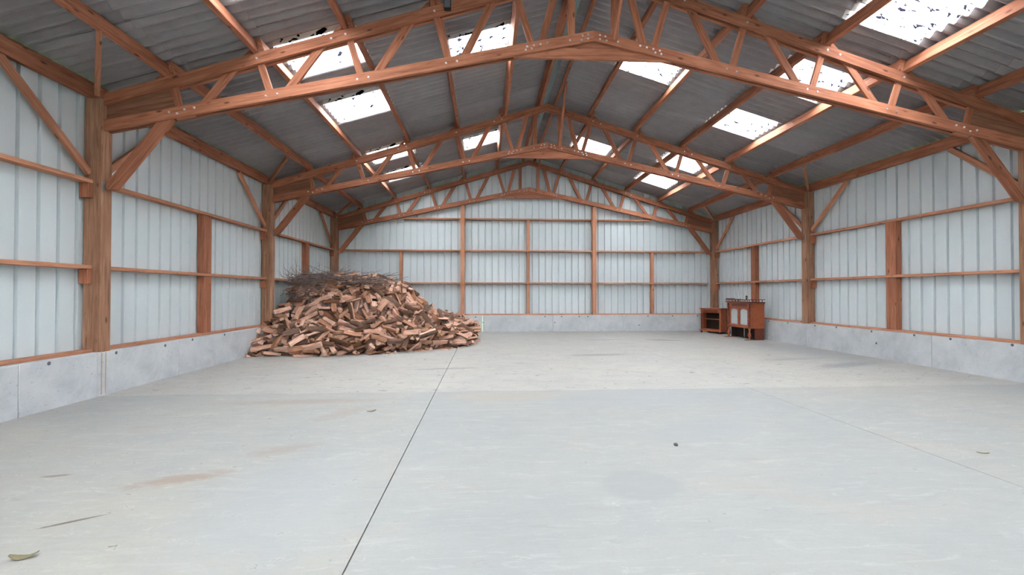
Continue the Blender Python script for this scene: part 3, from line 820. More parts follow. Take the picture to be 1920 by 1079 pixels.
# shape, place in mm, turn in hundredths of a radian for every log of the heap
LOGS = [
0,-5482,10371,237,-212,20,299, 11,-5596,10847,575,-201,6,75, 0,-4929,10527,312,-115,38,16, 11,-5858,10456,354,-15,43,-224, 4,-6047,10665,506,-189,-26,24, 2,-6646,10521,184,-33,20,-300,
7,-4659,10609,489,-64,-17,-299, 0,-4979,11586,959,-197,112,-84, 3,-5861,10469,162,-223,16,-290, 0,-3043,11274,427,86,25,-256, 6,-6754,11768,1000,20,-25,90, 3,-3761,10946,277,164,2,-289,
0,-6307,11658,903,3,71,-159, 5,-6687,10958,544,-241,16,-55, 3,-3417,11140,452,-208,5,313, 4,-4108,10817,376,-78,-32,-292, 7,-4299,12065,1103,203,75,-224, 3,-4546,10998,573,-200,-33,42,
5,-5220,10451,288,-73,-6,301, 12,-4266,10801,530,-69,-9,-260, 13,-6310,10488,311,-51,-55,152, 11,-3240,12427,768,229,-78,261, 13,-2319,11967,132,80,-7,18, 4,-5460,11148,677,262,55,-4,
6,-4132,12485,1183,-206,56,-19, 4,-6019,11762,954,-178,65,-307, 6,-5222,12119,1313,79,0,93, 10,-6533,12119,1216,236,-1,286, 3,-6188,10512,179,115,-11,-3, 3,-2749,11443,202,121,-3,26,
5,-4873,10581,197,-305,46,-29, 2,-6063,11682,828,-278,46,-257, 5,-4609,12749,1465,93,64,7, 2,-5603,12064,1226,306,-9,42, 2,-5583,10714,460,-86,-11,126, 8,-6394,10452,72,314,-21,-249,
3,-5540,11706,838,282,47,-44, 11,-4841,10672,71,211,-41,23, 13,-5473,11786,1037,15,-53,195, 3,-4544,11482,722,-131,-29,55, 12,-5382,10774,389,-102,54,-205, 5,-3538,11066,234,-77,50,-156,
7,-3964,11138,566,266,-33,-248, 6,-5154,11518,917,241,-45,119, 4,-4772,11325,636,-272,39,-37, 12,-5800,10524,272,-263,-29,-3, 13,-4324,10799,98,-83,-55,-97, 4,-2607,11608,290,-24,-15,-2,
12,-5560,10459,97,16,-13,-217, 6,-3987,11458,709,276,16,-205, 10,-6064,12089,1148,105,-57,10, 12,-5409,11280,733,-15,-39,265, 9,-3732,12455,915,-80,-20,301, 3,-6795,10580,278,-158,21,250,
6,-3496,11486,631,29,-37,267, 3,-5858,10743,485,113,34,-219, 0,-3912,10939,384,-310,38,73, 13,-4719,12220,1241,297,-47,199, 3,-3699,12632,992,178,-39,-263, 2,-6285,10954,658,181,-37,211,
6,-2128,12827,449,281,-56,-279, 3,-4933,11878,1071,-271,55,-148, 6,-5896,12223,1268,-266,25,-293, 9,-4237,11191,651,301,37,-195, 0,-5293,10464,170,159,55,-87, 0,-5095,10474,212,73,58,-85,
0,-3970,12013,886,-127,-41,204, 4,-4834,11691,809,-270,-65,-301, 12,-5662,11798,1026,-29,5,52, 6,-6690,11596,824,-209,-15,248, 12,-5687,10415,2,1,2,48, 3,-5819,12634,1716,-24,-16,274,
13,-6815,11970,1122,-271,-5,-64, 8,-6308,11118,642,242,26,303, 0,-4889,10909,557,-291,-21,-229, 12,-4692,11972,1022,197,63,-103, 1,-4190,12858,1424,142,-16,26, 6,-2270,12046,323,-32,39,-20,
12,-3057,11480,214,48,7,33, 11,-6979,11479,659,-243,-2,166, 2,-6418,10713,346,207,-45,-184, 10,-6038,12530,1514,-23,-86,119, 13,-4975,11620,773,-70,-60,311, 1,-2469,11782,410,-297,18,277,
8,-5047,10789,511,19,-5,-71, 7,-3894,11029,124,17,-19,71, 13,-2852,11528,520,238,-6,93, 11,-3227,12875,942,245,-22,201, 8,-6541,11057,530,245,-9,294, 5,-4814,11178,585,4,39,3,
7,-5252,10978,518,-42,51,68, 2,-6467,12130,1127,43,-76,112, 2,-3039,12736,810,29,48,-105, 13,-3679,11212,371,22,7,-90, 0,-5859,11936,978,30,69,-96, 8,-4603,10862,133,5,25,-302,
13,-5859,10520,92,3,-26,103, 7,-5060,12076,1224,-14,24,-276, 13,-4210,12274,1136,137,30,-76, 13,-4548,12123,1120,-310,-32,184, 2,-6750,11018,434,289,13,-208, 10,-3890,11218,432,-249,-60,271,
6,-2158,12185,239,-216,39,-254, 11,-6191,11925,988,-233,-18,16, 12,-4728,10808,234,85,-5,68, 8,-6670,11371,735,289,31,249, 9,-4509,10782,69,49,-6,145, 8,-3705,12752,1137,13,-14,79,
11,-4297,12014,888,277,-69,174, 5,-2822,12750,696,287,-1,267, 12,-4839,10618,420,-35,0,148, 0,-6234,10751,347,23,-14,186, 9,-2542,11763,76,10,4,57, 13,-4384,10758,317,-43,32,192,
12,-5061,12374,1409,-178,-8,150, 10,-4172,10744,36,10,-7,-197, 4,-4509,10686,343,146,5,141, 8,-3356,11404,108,111,-12,-66, 6,-1958,13254,397,-12,-1,47, 10,-4037,12708,1223,-128,90,-84,
11,-3950,12946,1321,278,-30,145, 13,-3914,11430,593,8,-17,-188, 10,-4385,10715,414,-45,-22,138, 5,-4158,10990,168,-116,20,-193, 0,-2637,11507,400,-65,8,139, 7,-3377,11264,94,11,-62,-21,
13,-5800,12551,1534,8,17,-59, 7,-4666,11745,861,44,-65,236, 6,-6580,11240,640,308,2,-144, 6,-2054,12452,156,-39,-23,-2, 12,-3492,13108,1051,-121,-75,-303, 11,-5776,11964,1051,298,-76,230,
11,-2903,13062,759,290,88,-101, 3,-2750,11806,531,-114,35,62, 12,-3408,11323,259,22,37,167, 10,-3991,12938,1519,-199,-65,177, 12,-3376,11846,728,-210,-9,148, 12,-3716,11690,658,-263,53,-59,
13,-5398,10584,131,-60,6,-154, 8,-4897,12427,1394,-38,-33,154, 0,-2886,13996,817,-282,38,-27, 8,-4062,10804,226,-25,13,148, 10,-5665,12598,1588,-27,0,-219, 11,-5291,11654,849,13,35,-91,
3,-6748,11596,748,-104,6,38, 4,-6147,11339,677,-173,8,-265, 8,-5617,10697,276,-245,49,207, 12,-6715,10661,79,-14,13,-133, 11,-4436,12217,1026,-75,-5,-286, 12,-6062,11184,610,159,-91,122,
6,-3238,11354,477,2,-25,6, 6,-4286,13114,1583,147,-67,154, 0,-4515,12476,1317,-67,26,-113, 4,-5082,11455,670,-56,-49,-278, 4,-3499,11423,511,145,-39,-201, 5,-4893,12131,1146,205,-29,186,
7,-4184,10982,496,-80,4,313, 7,-6451,12372,1467,37,78,-146, 1,-3795,13260,1282,-182,-104,-296, 13,-4126,11584,688,-297,-80,267, 7,-6893,10542,58,28,-34,281, 8,-3716,13427,1268,-41,-99,209,
10,-3095,11398,302,-24,-7,123, 12,-4684,10656,35,-277,-18,-99, 11,-4108,12916,1549,-16,-18,158, 13,-3887,11587,630,-8,-20,-76, 13,-5039,11323,629,44,-11,-305, 13,-4787,10769,346,-269,9,-185,
11,-3658,13782,1220,34,-66,292, 12,-6133,10631,21,179,4,302, 0,-3799,13872,1481,-251,60,-35, 2,-4797,12472,1281,40,-4,-265, 10,-6780,10756,368,-18,-28,49, 0,-3711,13027,1154,30,75,-6,
10,-4495,11650,820,8,6,-168, 1,-2037,12388,60,-19,35,213, 8,-5141,12505,1367,64,58,-57, 8,-4350,11135,278,-65,-43,227, 8,-3632,12828,1055,305,-6,-280, 7,-3183,11424,108,22,-29,235,
12,-3918,13504,1481,-177,30,-46, 2,-5187,12183,1154,129,34,-238, 7,-6577,10632,278,9,16,275, 11,-5450,12199,1372,219,8,172, 12,-6826,12050,1053,-124,25,-289, 0,-3701,11416,495,151,-3,194,
9,-6528,10656,392,-274,-8,-205, 6,-5734,12818,1882,-125,60,-224, 4,-5053,12715,1652,227,49,-119, 12,-4152,12192,924,-10,19,-142, 1,-6461,11624,832,129,23,216, 4,-2178,13423,524,9,-46,-22,
13,-2260,12239,365,-14,16,300, 1,-6158,10876,415,172,1,-170, 12,-3231,11738,606,155,26,-170, 9,-3245,11406,543,-31,10,103, 5,-4697,13900,1896,-11,-33,-232, 4,-3578,14113,1142,-219,-37,307,
2,-5314,11745,997,-91,9,-117, 6,-4357,11906,731,281,74,-59, 10,-5296,11572,732,-281,2,83, 13,-5428,13034,1908,-241,-45,26, 8,-4020,13497,1628,-29,-22,238, 13,-3085,11851,571,225,-11,-163,
2,-2479,11874,523,229,13,-150, 13,-2708,11486,-13,8,-1,-13, 5,-2600,12057,559,291,-5,177, 5,-3321,11977,643,4,3,-172, 10,-4456,12210,920,68,-4,39, 5,-6171,11027,571,-74,13,-277,
13,-3673,11274,-5,1,-8,198, 1,-4411,12968,1651,-276,-56,184, 12,-2952,12452,597,-312,-14,118, 11,-2777,12590,550,272,-17,180, 5,-2123,13246,490,306,-10,-8, 11,-6982,11044,501,85,23,208,
10,-5420,10894,414,-218,-30,103, 1,-3290,11257,273,-102,28,174, 4,-3622,11098,194,-179,12,-219, 1,-2665,11767,2,-4,-3,242, 10,-2914,11506,367,215,-32,135, 3,-5308,12772,1543,207,-33,140,
3,-5310,12135,1270,-181,39,-172, 7,-6793,11918,886,-53,72,-254, 10,-5873,11448,704,4,-7,-173, 7,-2374,12297,461,-300,-38,-213, 1,-5154,10930,393,-138,-27,-211, 4,-4015,12068,795,-8,14,107,
5,-5173,11247,502,-10,-61,275, 2,-4908,11922,950,-304,-36,216, 11,-3574,12245,716,306,11,-282, 13,-2460,12573,533,-298,-11,111, 3,-5852,10996,531,188,-17,-293, 3,-5119,12924,1618,52,3,-224,
7,-6694,12697,1577,-258,-28,104, 13,-6948,11191,581,-24,1,130, 10,-5543,12715,1646,-2,12,-169, 1,-3023,11636,266,-150,6,255, 7,-6257,10796,276,-2,8,-193, 3,-3798,12746,1201,-189,13,-134,
11,-1941,13590,510,-34,-30,-115, 7,-5482,12681,1823,-43,-35,-314, 1,-4916,12768,1547,142,10,-275, 8,-3907,10974,-3,-16,-3,-161, 13,-6304,12575,1490,53,-46,-4, 9,-6784,12346,1285,3,75,-187,
3,-3438,13613,1032,145,-25,-263, 0,-4065,12294,993,-168,81,-52, 12,-6305,11664,733,-158,-78,98, 5,-2402,14158,589,132,-8,-228, 11,-4402,11032,232,-16,26,-98, 4,-6584,12482,1493,-206,53,-165,
5,-2922,11867,527,-50,66,-42, 2,-4916,10690,439,-291,4,-164, 1,-3776,11085,207,199,20,-210, 3,-6863,12607,1470,-169,-39,129, 2,-3138,12988,852,152,21,-61, 13,-4130,11078,480,266,-46,232,
4,-3891,11361,492,13,-20,255, 12,-3527,11220,123,-32,-8,-178, 13,-4524,13073,1657,83,-38,190, 9,-6033,11778,812,-17,39,-262, 13,-3169,12668,769,80,-19,159, 1,-2601,11807,190,173,15,-95,
8,-6502,10674,99,-7,-65,-21, 13,-4423,12261,1160,-55,19,-140, 7,-6400,11413,642,199,-75,-247, 13,-5064,10639,92,-262,8,-167, 4,-6630,11666,856,-133,13,226, 9,-3224,11307,388,-66,-10,104,
13,-4183,11130,32,5,-29,243, 13,-6928,12803,1578,-313,19,-181, 13,-4385,10971,393,68,-4,11, 11,-2976,11561,8,-8,-1,-155, 5,-5355,12758,1698,-14,-6,-303, 9,-2597,14799,658,179,65,-281,
5,-2616,13771,631,-36,-33,169, 7,-4965,10688,181,-48,-10,-224, 1,-6496,12395,1333,262,18,-38, 8,-4859,12070,1018,306,35,-103, 2,-5187,10688,112,-132,7,155, 13,-6451,10667,-13,-7,0,-209,
10,-4565,12946,1479,-51,10,-245, 3,-5164,11929,1037,-147,-42,72, 13,-3954,11723,704,254,-18,-230, 13,-4634,10708,313,-12,1,147, 8,-5632,10561,132,63,-63,53, 3,-3606,12484,799,180,-70,235,
13,-4787,11554,680,-94,-5,-261, 4,-2823,11610,361,220,-4,-144, 5,-5190,10776,334,-298,19,76, 1,-4047,13072,1460,239,-6,8, 9,-2421,13960,567,-233,23,27, 12,-6024,10880,479,47,-113,-91,
11,-4009,11276,404,-33,-8,180, 8,-3338,11350,-5,7,-5,-83, 3,-3505,11680,549,229,-91,117, 13,-4270,11289,616,-34,22,-245, 12,-2015,13254,300,-28,-7,-11, 0,-6365,12529,1535,0,75,-231,
11,-5011,11330,536,-90,-32,-215, 11,-4144,11037,298,-40,-12,151, 12,-2718,11581,422,-116,-24,-177, 10,-4906,13048,1686,76,27,-97, 0,-4635,13198,1638,-292,-21,175, 1,-5280,12226,1211,-130,-36,87,
11,-4609,11999,814,-16,-62,264, 8,-3094,12618,632,-97,30,-170, 7,-2877,11732,75,-92,0,173, 6,-3930,13592,1563,157,29,-51, 2,-1988,13330,199,-99,-15,-64, 6,-4278,11606,722,236,19,-173,
1,-6115,11335,585,235,-21,2, 1,-3372,11241,481,76,-9,-2, 7,-6152,10596,120,213,-9,292, 9,-4213,13219,1646,175,-32,163, 3,-4804,12273,1102,-270,68,-118, 3,-3636,11545,515,-177,23,-117,
3,-2322,12301,261,311,-23,135, 0,-3067,11690,140,8,13,-98, 2,-6995,10570,11,53,-2,-104, 3,-3127,14191,854,-265,-39,-234, 5,-5225,10605,59,-248,-28,196, 0,-3367,14318,992,-214,-31,-88,
8,-2289,12093,-2,-269,2,125, 4,-5617,12682,1757,-256,-32,182, 8,-2673,12658,562,-274,36,-141, 12,-5567,11359,682,182,-4,-203, 9,-4649,10725,472,-266,27,-28, 4,-2888,11795,277,-21,-23,171,
6,-6473,10910,323,-37,-12,70, 11,-4348,13757,1688,208,-10,21, 10,-5490,12861,1602,22,-6,-97, 13,-4718,12258,1064,166,-78,181, 3,-4114,12416,1037,255,44,-50, 12,-3018,13870,812,-15,-26,252,
4,-6678,11327,625,221,-3,173, 6,-2108,12443,243,-213,-51,125, 5,-4620,10955,442,-87,-20,127, 10,-1995,12787,236,-145,25,-89, 10,-6550,10917,420,22,-16,-110, 1,-2406,11864,-13,210,-3,216,
8,-3190,11416,-5,3,1,-84, 5,-3454,12878,940,-299,27,62, 1,-6443,11619,694,-46,-92,66, 10,-5638,11103,594,12,43,58, 11,-5618,11280,583,284,-33,-278, 13,-2556,12012,442,-24,28,-282,
0,-4170,11866,706,-222,-56,169, 10,-6106,11548,670,-63,29,-247, 8,-3706,11400,133,-79,25,-155, 11,-3842,11349,106,42,13,-174, 11,-5173,10708,228,-238,19,-270, 13,-4473,13526,1761,-303,-16,-239,
12,-3110,11723,6,-249,8,-210, 2,-5189,13096,1825,-215,4,-243, 10,-1940,13628,407,4,30,225, 2,-1960,13248,-4,211,-2,53, 8,-6044,10653,288,0,37,283, 8,-3931,11518,513,18,8,245,
0,-2476,12100,293,63,28,152, 2,-4369,12622,1221,-233,43,-235, 1,-3654,14577,1250,-110,-14,198, 10,-2250,14640,587,-125,52,-94, 2,-2512,14302,590,288,-45,153, 11,-2058,12662,8,-8,-2,-48,
1,-3790,11159,-9,-205,-2,-136, 3,-4906,13313,1781,-194,28,-53, 11,-2839,14934,668,-313,42,-267, 12,-2335,13694,511,186,40,-257, 3,-2132,13684,522,180,-25,65, 9,-4508,10929,471,290,-43,104,
3,-3215,11694,155,-157,0,218, 5,-5042,13906,1878,5,-27,-100, 5,-4598,14244,1856,-271,-21,-99, 6,-6302,12748,1694,208,-61,-41, 11,-2683,13480,574,-257,56,-147, 11,-3737,12099,556,-310,-14,-258,
9,-3075,11518,358,33,12,-208, 11,-3582,11432,178,-296,6,-198, 8,-2136,12301,4,-65,-3,-112, 4,-5327,10562,13,-2,0,192, 6,-5737,11410,683,-250,44,-231, 6,-2514,11873,257,255,-28,-166,
6,-4130,11218,113,90,-29,237, 6,-6998,10613,191,-72,-37,-282, 6,-2280,12851,402,-212,10,-183, 0,-5222,13002,1727,259,-58,1, 7,-2786,14704,714,0,56,156, 8,-2170,13996,578,-250,-39,-155,
11,-3284,12590,716,225,23,-170, 3,-2600,12678,451,97,69,-172, 10,-3207,11884,540,-67,-2,-200, 2,-3632,11441,400,-123,-9,214, 11,-5028,10879,416,291,14,-163, 2,-3373,11469,341,120,-18,49,
0,-5937,10889,379,-9,-1,-197, 9,-2300,12028,83,17,1,8, 5,-5656,10632,-19,1,-2,28, 5,-2396,12756,446,-109,-71,132, 10,-6842,10912,293,39,-14,-91, 12,-4047,11408,235,57,44,-112,
13,-4224,14119,1675,208,18,98, 11,-4830,13185,1623,232,28,-103, 13,-2338,13097,542,133,-3,-133, 7,-5420,11142,563,38,41,64, 10,-2576,11868,-3,-35,-2,-88, 2,-4284,12579,1186,213,55,-238,
8,-4057,12596,1104,38,64,-93, 9,-4592,11873,677,25,64,-40, 10,-1933,13811,292,-32,-11,241, 4,-2027,12755,30,-306,15,266, 8,-6902,13196,1689,-91,-3,-306, 5,-2503,14894,545,-304,79,217,
8,-6783,11705,740,247,-19,-299, 7,-2719,13040,607,-9,-4,237, 2,-6961,11254,450,-268,41,252, 13,-6387,11159,483,14,25,-288, 9,-3286,11409,330,265,23,86, 5,-6335,10760,164,1,13,-30,
13,-6929,10886,33,-68,-9,213, 4,-4669,10791,17,-29,2,218, 3,-5954,12812,1755,243,4,9, 1,-4826,13400,1712,-169,70,-71, 4,-4414,11720,688,-31,40,-81, 6,-3857,11223,266,38,-23,122,
3,-4711,13390,1783,196,42,-72, 6,-4407,13450,1673,-25,7,160, 10,-5970,12793,1603,-11,-6,-62, 6,-4830,11845,774,211,70,-133, 3,-2154,13854,518,33,41,-265, 6,-5913,10733,247,-284,-47,-5,
8,-4514,11170,193,21,-25,178, 5,-4662,10999,60,-34,-32,286, 1,-4855,13941,1872,17,87,76, 9,-5852,12170,1184,-70,34,-300, 1,-3607,11495,107,-41,-49,168, 8,-3426,12024,703,-72,12,-175,
0,-3438,11850,540,110,74,0, 10,-5971,12808,1668,9,1,4, 9,-2922,13968,726,68,-1,64, 1,-2145,14280,562,198,45,-86, 7,-2432,13407,542,-269,-7,-245, 9,-5196,11446,582,170,51,25,
5,-2886,12169,504,-226,28,27, 11,-4921,11048,524,-39,-24,-228, 7,-4656,11108,149,-9,-34,284, 5,-4480,13172,1612,-231,6,-101, 6,-5006,12910,1545,-31,0,-239, 6,-4153,13447,1546,37,-20,300,
8,-2541,13521,554,54,-30,-173, 0,-2496,12743,446,108,58,-165, 4,-6619,10898,207,89,-13,9, 4,-5189,13997,1882,-106,-42,-98, 0,-5540,13069,1675,25,36,-302, 11,-2775,14352,714,307,65,66,
8,-3927,11241,320,291,-19,129, 11,-2689,11857,124,-282,21,127, 11,-4947,14051,1908,290,-37,-298, 9,-5469,12973,1735,104,37,-58, 9,-4537,11596,651,-30,-21,198, 5,-5759,11210,516,-26,-33,-289,
12,-6866,10980,374,20,27,-191, 3,-6867,11044,170,-160,33,-130, 9,-3308,11569,82,-3,-19,189, 8,-6575,10682,202,20,-26,22, 2,-7059,10826,38,-137,4,233, 0,-5087,10782,-3,-308,0,8,
11,-2961,14862,736,-245,-33,107, 11,-4967,11811,828,178,-106,236, 13,-5702,10840,433,38,-6,-172, 3,-6960,11023,382,-93,-21,-153, 2,-3201,11754,58,103,-18,90, 6,-6664,10889,12,-191,5,-40,
6,-6369,10777,74,236,-6,140, 13,-6455,13057,1780,-30,-14,21, 5,-6709,12708,1521,-274,-40,135, 0,-3036,12989,708,20,-78,170, 2,-5092,11675,775,-121,-73,258, 7,-2881,12774,537,-38,-33,-222,
2,-6688,11334,533,-108,13,-305, 12,-2900,12063,88,22,-46,184, 10,-5334,13368,1844,68,53,-182, 3,-3606,14298,1186,132,-51,-272, 8,-3704,11929,607,69,50,-216, 0,-3028,11786,456,-126,-4,-169,
6,-2180,12841,216,-5,-7,240, 8,-5778,10907,268,310,33,298, 12,-5353,13322,1919,-82,-23,164, 9,-6219,13126,1698,-83,-23,129, 10,-4082,12234,818,-246,-41,100, 5,-2480,13209,530,309,35,193,
0,-4309,11443,573,-25,-16,238, 2,-2460,12482,434,150,9,50, 5,-5334,11024,328,35,91,-42, 1,-5297,10870,333,107,62,-189, 2,-3427,11548,283,11,-36,302, 7,-6403,11212,271,-22,-68,168,
11,-6230,11155,307,59,-48,105, 2,-4688,11032,229,308,31,-216, 3,-2544,12139,64,-76,32,-284, 10,-6132,10790,3,-288,7,-46, 5,-4389,14052,1741,-70,-11,-226, 1,-6462,12595,1531,260,-77,107,
10,-2764,13978,643,49,10,73, 11,-3306,12148,558,284,8,13, 5,-6349,11219,584,-293,32,304, 4,-2175,12544,298,-192,13,-179, 3,-3101,11767,342,-261,39,6, 13,-4931,10885,332,-188,-21,137,
6,-5026,11004,222,168,89,-204, 1,-3791,11903,720,293,41,-81, 0,-2795,13813,586,253,41,93, 2,-2426,14313,536,81,-42,151, 7,-6873,11603,566,-230,-28,-2, 8,-4617,11183,90,39,-48,120,
12,-5883,10808,183,-193,11,-31, 2,-2960,11898,133,304,15,-142, 3,-4122,11368,116,197,-77,220, 11,-4535,14173,1766,50,-16,108, 5,-5238,11908,899,63,-65,129, 10,-2871,14187,774,-78,56,24,
0,-3998,11947,705,-253,-19,-210, 2,-2325,12489,204,-222,-23,-248, 9,-1944,14143,-3,-238,2,223, 1,-6820,11245,410,92,94,297, 13,-5526,10852,159,8,59,-73, 9,-4771,11076,239,62,-15,91,
0,-3415,11746,233,255,-48,167, 7,-5943,10683,152,-2,-49,-33, 7,-4306,11096,151,-308,-36,115, 11,-4358,11096,41,-6,-20,225, 13,-4704,13642,1758,113,-47,207, 5,-6457,13071,1661,-21,28,81,
11,-3578,14729,1121,180,77,-72, 13,-3175,13610,820,254,69,14, 4,-2469,13258,394,-306,-22,-104, 5,-3317,11607,470,-34,-26,210, 13,-6389,11089,415,-305,-24,-55, 0,-4220,11355,380,176,-11,154,
6,-2769,11935,331,2,-25,177, 2,-5736,11043,282,-284,2,27, 0,-4564,11033,336,-36,19,-288, 4,-2746,12037,87,-235,-10,-172, 1,-4930,10916,134,209,42,-176, 12,-3948,11374,85,305,-27,143,
13,-5180,13378,1856,-37,-11,133, 1,-6644,13187,1770,-314,-51,34, 10,-4994,13243,1680,94,-6,-78, 1,-4084,13187,1484,-48,-22,-301, 4,-3965,13341,1434,-61,-51,-282, 2,-3368,14410,825,-298,48,172,
2,-3286,12968,790,296,-17,-187, 7,-4354,12036,727,300,73,-170, 13,-2580,15328,550,211,-21,38, 3,-3089,13000,624,158,74,-36, 4,-2327,14356,505,-191,68,-178, 5,-2057,14463,472,-290,19,-194,
8,-2887,12483,504,225,-20,-177, 2,-2013,14300,363,210,-28,-74, 12,-4748,11318,501,-288,-59,190, 4,-3122,11896,454,27,37,148, 12,-2755,12091,462,299,-2,-259, 10,-6235,10830,474,-276,-44,-41,
3,-3956,11523,404,89,31,-7, 11,-5517,11115,398,-272,16,-199, 9,-4726,11032,382,-43,17,99, 12,-5916,11256,345,-151,-60,59, 12,-5394,10887,250,282,-76,305, 13,-2211,12584,54,10,-42,77,
0,-6455,13451,1867,-250,-43,100, 2,-4697,14062,1785,-260,12,170, 3,-5701,13049,1760,-181,26,-75, 1,-4807,13529,1671,-32,-16,271, 9,-5910,12941,1643,-20,-32,256, 12,-4261,13325,1582,44,-13,33,
10,-4688,13776,1594,39,-4,8, 9,-3749,14594,1233,-6,-90,-246, 10,-3587,13293,1068,86,43,92, 4,-3507,13901,1031,269,58,-81, 11,-3602,14402,1098,207,-27,-244, 12,-6447,11731,768,60,-74,68,
4,-3449,11945,558,-8,-82,307, 5,-3216,12588,609,85,-22,130, 13,-6801,11430,526,-220,12,0, 3,-2612,12084,203,54,57,172, 10,-6735,11324,402,63,-25,-31, 10,-4478,11436,338,-19,-21,231,
9,-3260,11696,205,-35,9,233, 8,-2021,13693,93,293,46,-127, 13,-5884,13597,1878,119,113,-233, 6,-4996,14254,1950,65,-12,-295, 12,-5131,13556,1790,18,48,-212, 8,-4934,13631,1774,-245,-2,-51,
11,-5382,13328,1630,48,18,57, 2,-4129,13692,1519,298,-42,-225, 9,-3893,13856,1433,108,-9,230, 4,-3023,13189,748,-232,43,-6, 5,-2706,13621,490,77,-92,192, 12,-2836,13501,651,151,-13,239,
7,-3440,12252,636,26,7,-277, 3,-4036,11776,486,-282,60,-100, 12,-2209,13946,408,-97,-44,97, 10,-5647,11459,560,-51,-73,202, 7,-2490,13514,438,194,18,-269, 3,-4421,11260,498,254,44,-60,
7,-2277,13354,281,188,-6,-11, 5,-2282,13082,326,33,0,-96, 4,-2114,13410,317,91,1,-19, 3,-2500,12688,274,-146,-68,258, 1,-5861,11056,198,91,73,-147, 11,-2498,12289,153,157,12,142,
5,-4931,11133,148,-40,61,-203, 11,-6927,10842,161,-311,21,251, 8,-5713,13311,1857,15,36,260, 3,-4806,13680,1752,1,92,-82, 3,-6407,13578,1803,197,-46,306, 3,-5969,12948,1850,-211,-3,-99,
3,-5152,13197,1682,-19,-36,-106, 12,-4424,14153,1717,-157,-2,-215, 12,-5793,12965,1754,87,18,-73, 13,-5733,13117,1672,-27,-17,84, 13,-6631,12986,1626,-313,-15,286, 12,-6883,13303,1636,48,18,-247,
3,-6313,13118,1689,268,-3,122, 5,-4186,13849,1583,39,-15,-213, 3,-5705,13685,1639,-167,0,19, 10,-5878,14018,1602,5,14,8, 1,-4524,13624,1594,-63,-25,286, 7,-3919,14294,1448,-4,82,93,
0,-3256,14835,827,103,45,-20, 10,-4992,11710,728,120,92,-71, 13,-2888,13084,532,-64,69,14, 9,-5842,11431,585,14,-25,261, 1,-5701,11120,548,87,-46,-273, 11,-3895,11766,550,26,-54,186,
13,-2072,13476,382,17,-23,-189, 6,-2519,13114,450,-182,18,209, 10,-2328,13301,395,-306,9,208, 12,-3114,12399,445,293,-37,175, 9,-2364,13936,370,-12,-15,-258, 9,-2921,11846,424,-84,-30,-180,
10,-2040,13634,207,-23,2,-262, 13,-3107,11884,311,307,35,-312, 1,-2548,12147,383,-284,24,-275, 11,-2863,12280,252,-280,9,34, 12,-2872,12101,287,274,-31,288, 12,-3802,11680,334,-158,-97,126,
7,-2446,12811,166,-115,-56,-80, 3,-3671,11437,276,-210,0,-149, 13,-3551,11776,212,-13,73,-103, 12,-3192,15024,665,-6,-81,-274, 3,-2557,14927,16,183,-13,-234, 3,-6575,11029,158,-46,-11,282,
4,-3399,16288,547,216,-3,-86, 5,-5172,14112,1748,313,-58,161, 11,-5842,13960,1706,-273,45,-250, 13,-2584,12393,46,59,-24,180, 8,-3279,15893,356,8,-72,-271, 0,-3124,14644,634,252,-18,297,
3,-3066,16361,38,-193,30,-5, 6,-4636,11466,458,132,53,-124, 4,-4102,11720,445,30,65,-94, 4,-3121,14953,646,-146,76,42, 7,-3924,11337,243,6,-44,225, 4,-5370,11085,204,-248,57,-218,
1,-3423,14770,824,55,2,-97, 0,-3108,14845,566,-90,-75,-267, 10,-3053,16540,52,-1,35,204, 6,-2282,14547,63,5,9,275, 5,-5987,14347,1635,34,-3,27, 11,-3136,16258,120,-134,-46,306,
7,-2560,15522,-9,6,2,-259, 5,-2328,13062,-8,23,-4,194, 11,-2275,12294,103,40,5,207, 4,-5281,13097,1612,-16,26,-95, 0,-5986,11272,446,3,-37,104, 8,-6676,13586,1619,37,-20,74,
10,-4698,14344,1588,-6,-8,188, 0,-4410,11528,508,294,21,-189, 10,-6062,11391,544,25,20,-121, 12,-3482,11897,386,-278,-13,227, 0,-2717,15887,187,169,23,-76, 11,-5890,10807,87,125,26,-94,
12,-2855,13605,463,-107,68,-61, 5,-3049,16718,59,29,-16,-216, 11,-2531,13653,381,-81,-49,249, 1,-2709,15022,94,-204,-17,-118, 8,-3840,15156,999,-58,74,-31, 2,-5346,13797,1727,-180,-52,83,
9,-4686,15568,1517,26,45,73, 13,-3218,15635,491,53,48,47, 0,-2895,12447,296,20,66,-16, 9,-3973,16138,792,312,63,44, 10,-3112,15943,419,-279,-17,-290, 13,-3165,15427,300,-117,13,-86,
2,-3049,15774,111,18,52,53, 2,-4515,15419,1493,-175,54,36, 0,-4344,14476,1543,275,-14,-150, 6,-2742,13404,359,63,-60,258, 3,-4917,14051,1727,-210,55,-65, 9,-2442,13886,132,66,50,34,
9,-2390,14092,303,-9,8,-36, 0,-2955,14007,555,-306,66,-119, 1,-3312,15336,510,138,-1,183, 6,-2936,13265,640,-299,76,-50, 9,-6292,14063,1633,-2,18,110, 8,-5927,15920,1683,14,-24,234,
5,-2736,14406,511,37,36,77, 8,-4559,11724,546,67,47,-10, 4,-3004,14704,556,157,7,-8, 11,-3274,14858,632,-241,75,54, 13,-4452,11457,408,10,22,-77, 3,-5054,14154,1701,225,-40,185,
7,-2460,13874,317,4,42,18, 13,-6550,11324,408,310,66,-221, 10,-4730,14260,1655,-261,27,-220, 7,-6473,13851,1637,-4,-17,248, 13,-4980,13548,1605,2,-21,-248, 1,-2728,12928,397,210,41,-58,
13,-4272,11622,476,-184,43,-172, 10,-2810,15564,84,-8,-20,-301, 13,-2680,12931,530,3,2,140, 6,-3046,16279,495,18,-50,-258, 11,-5959,13122,1625,-36,12,-252, 13,-2763,13281,410,-25,57,-89,
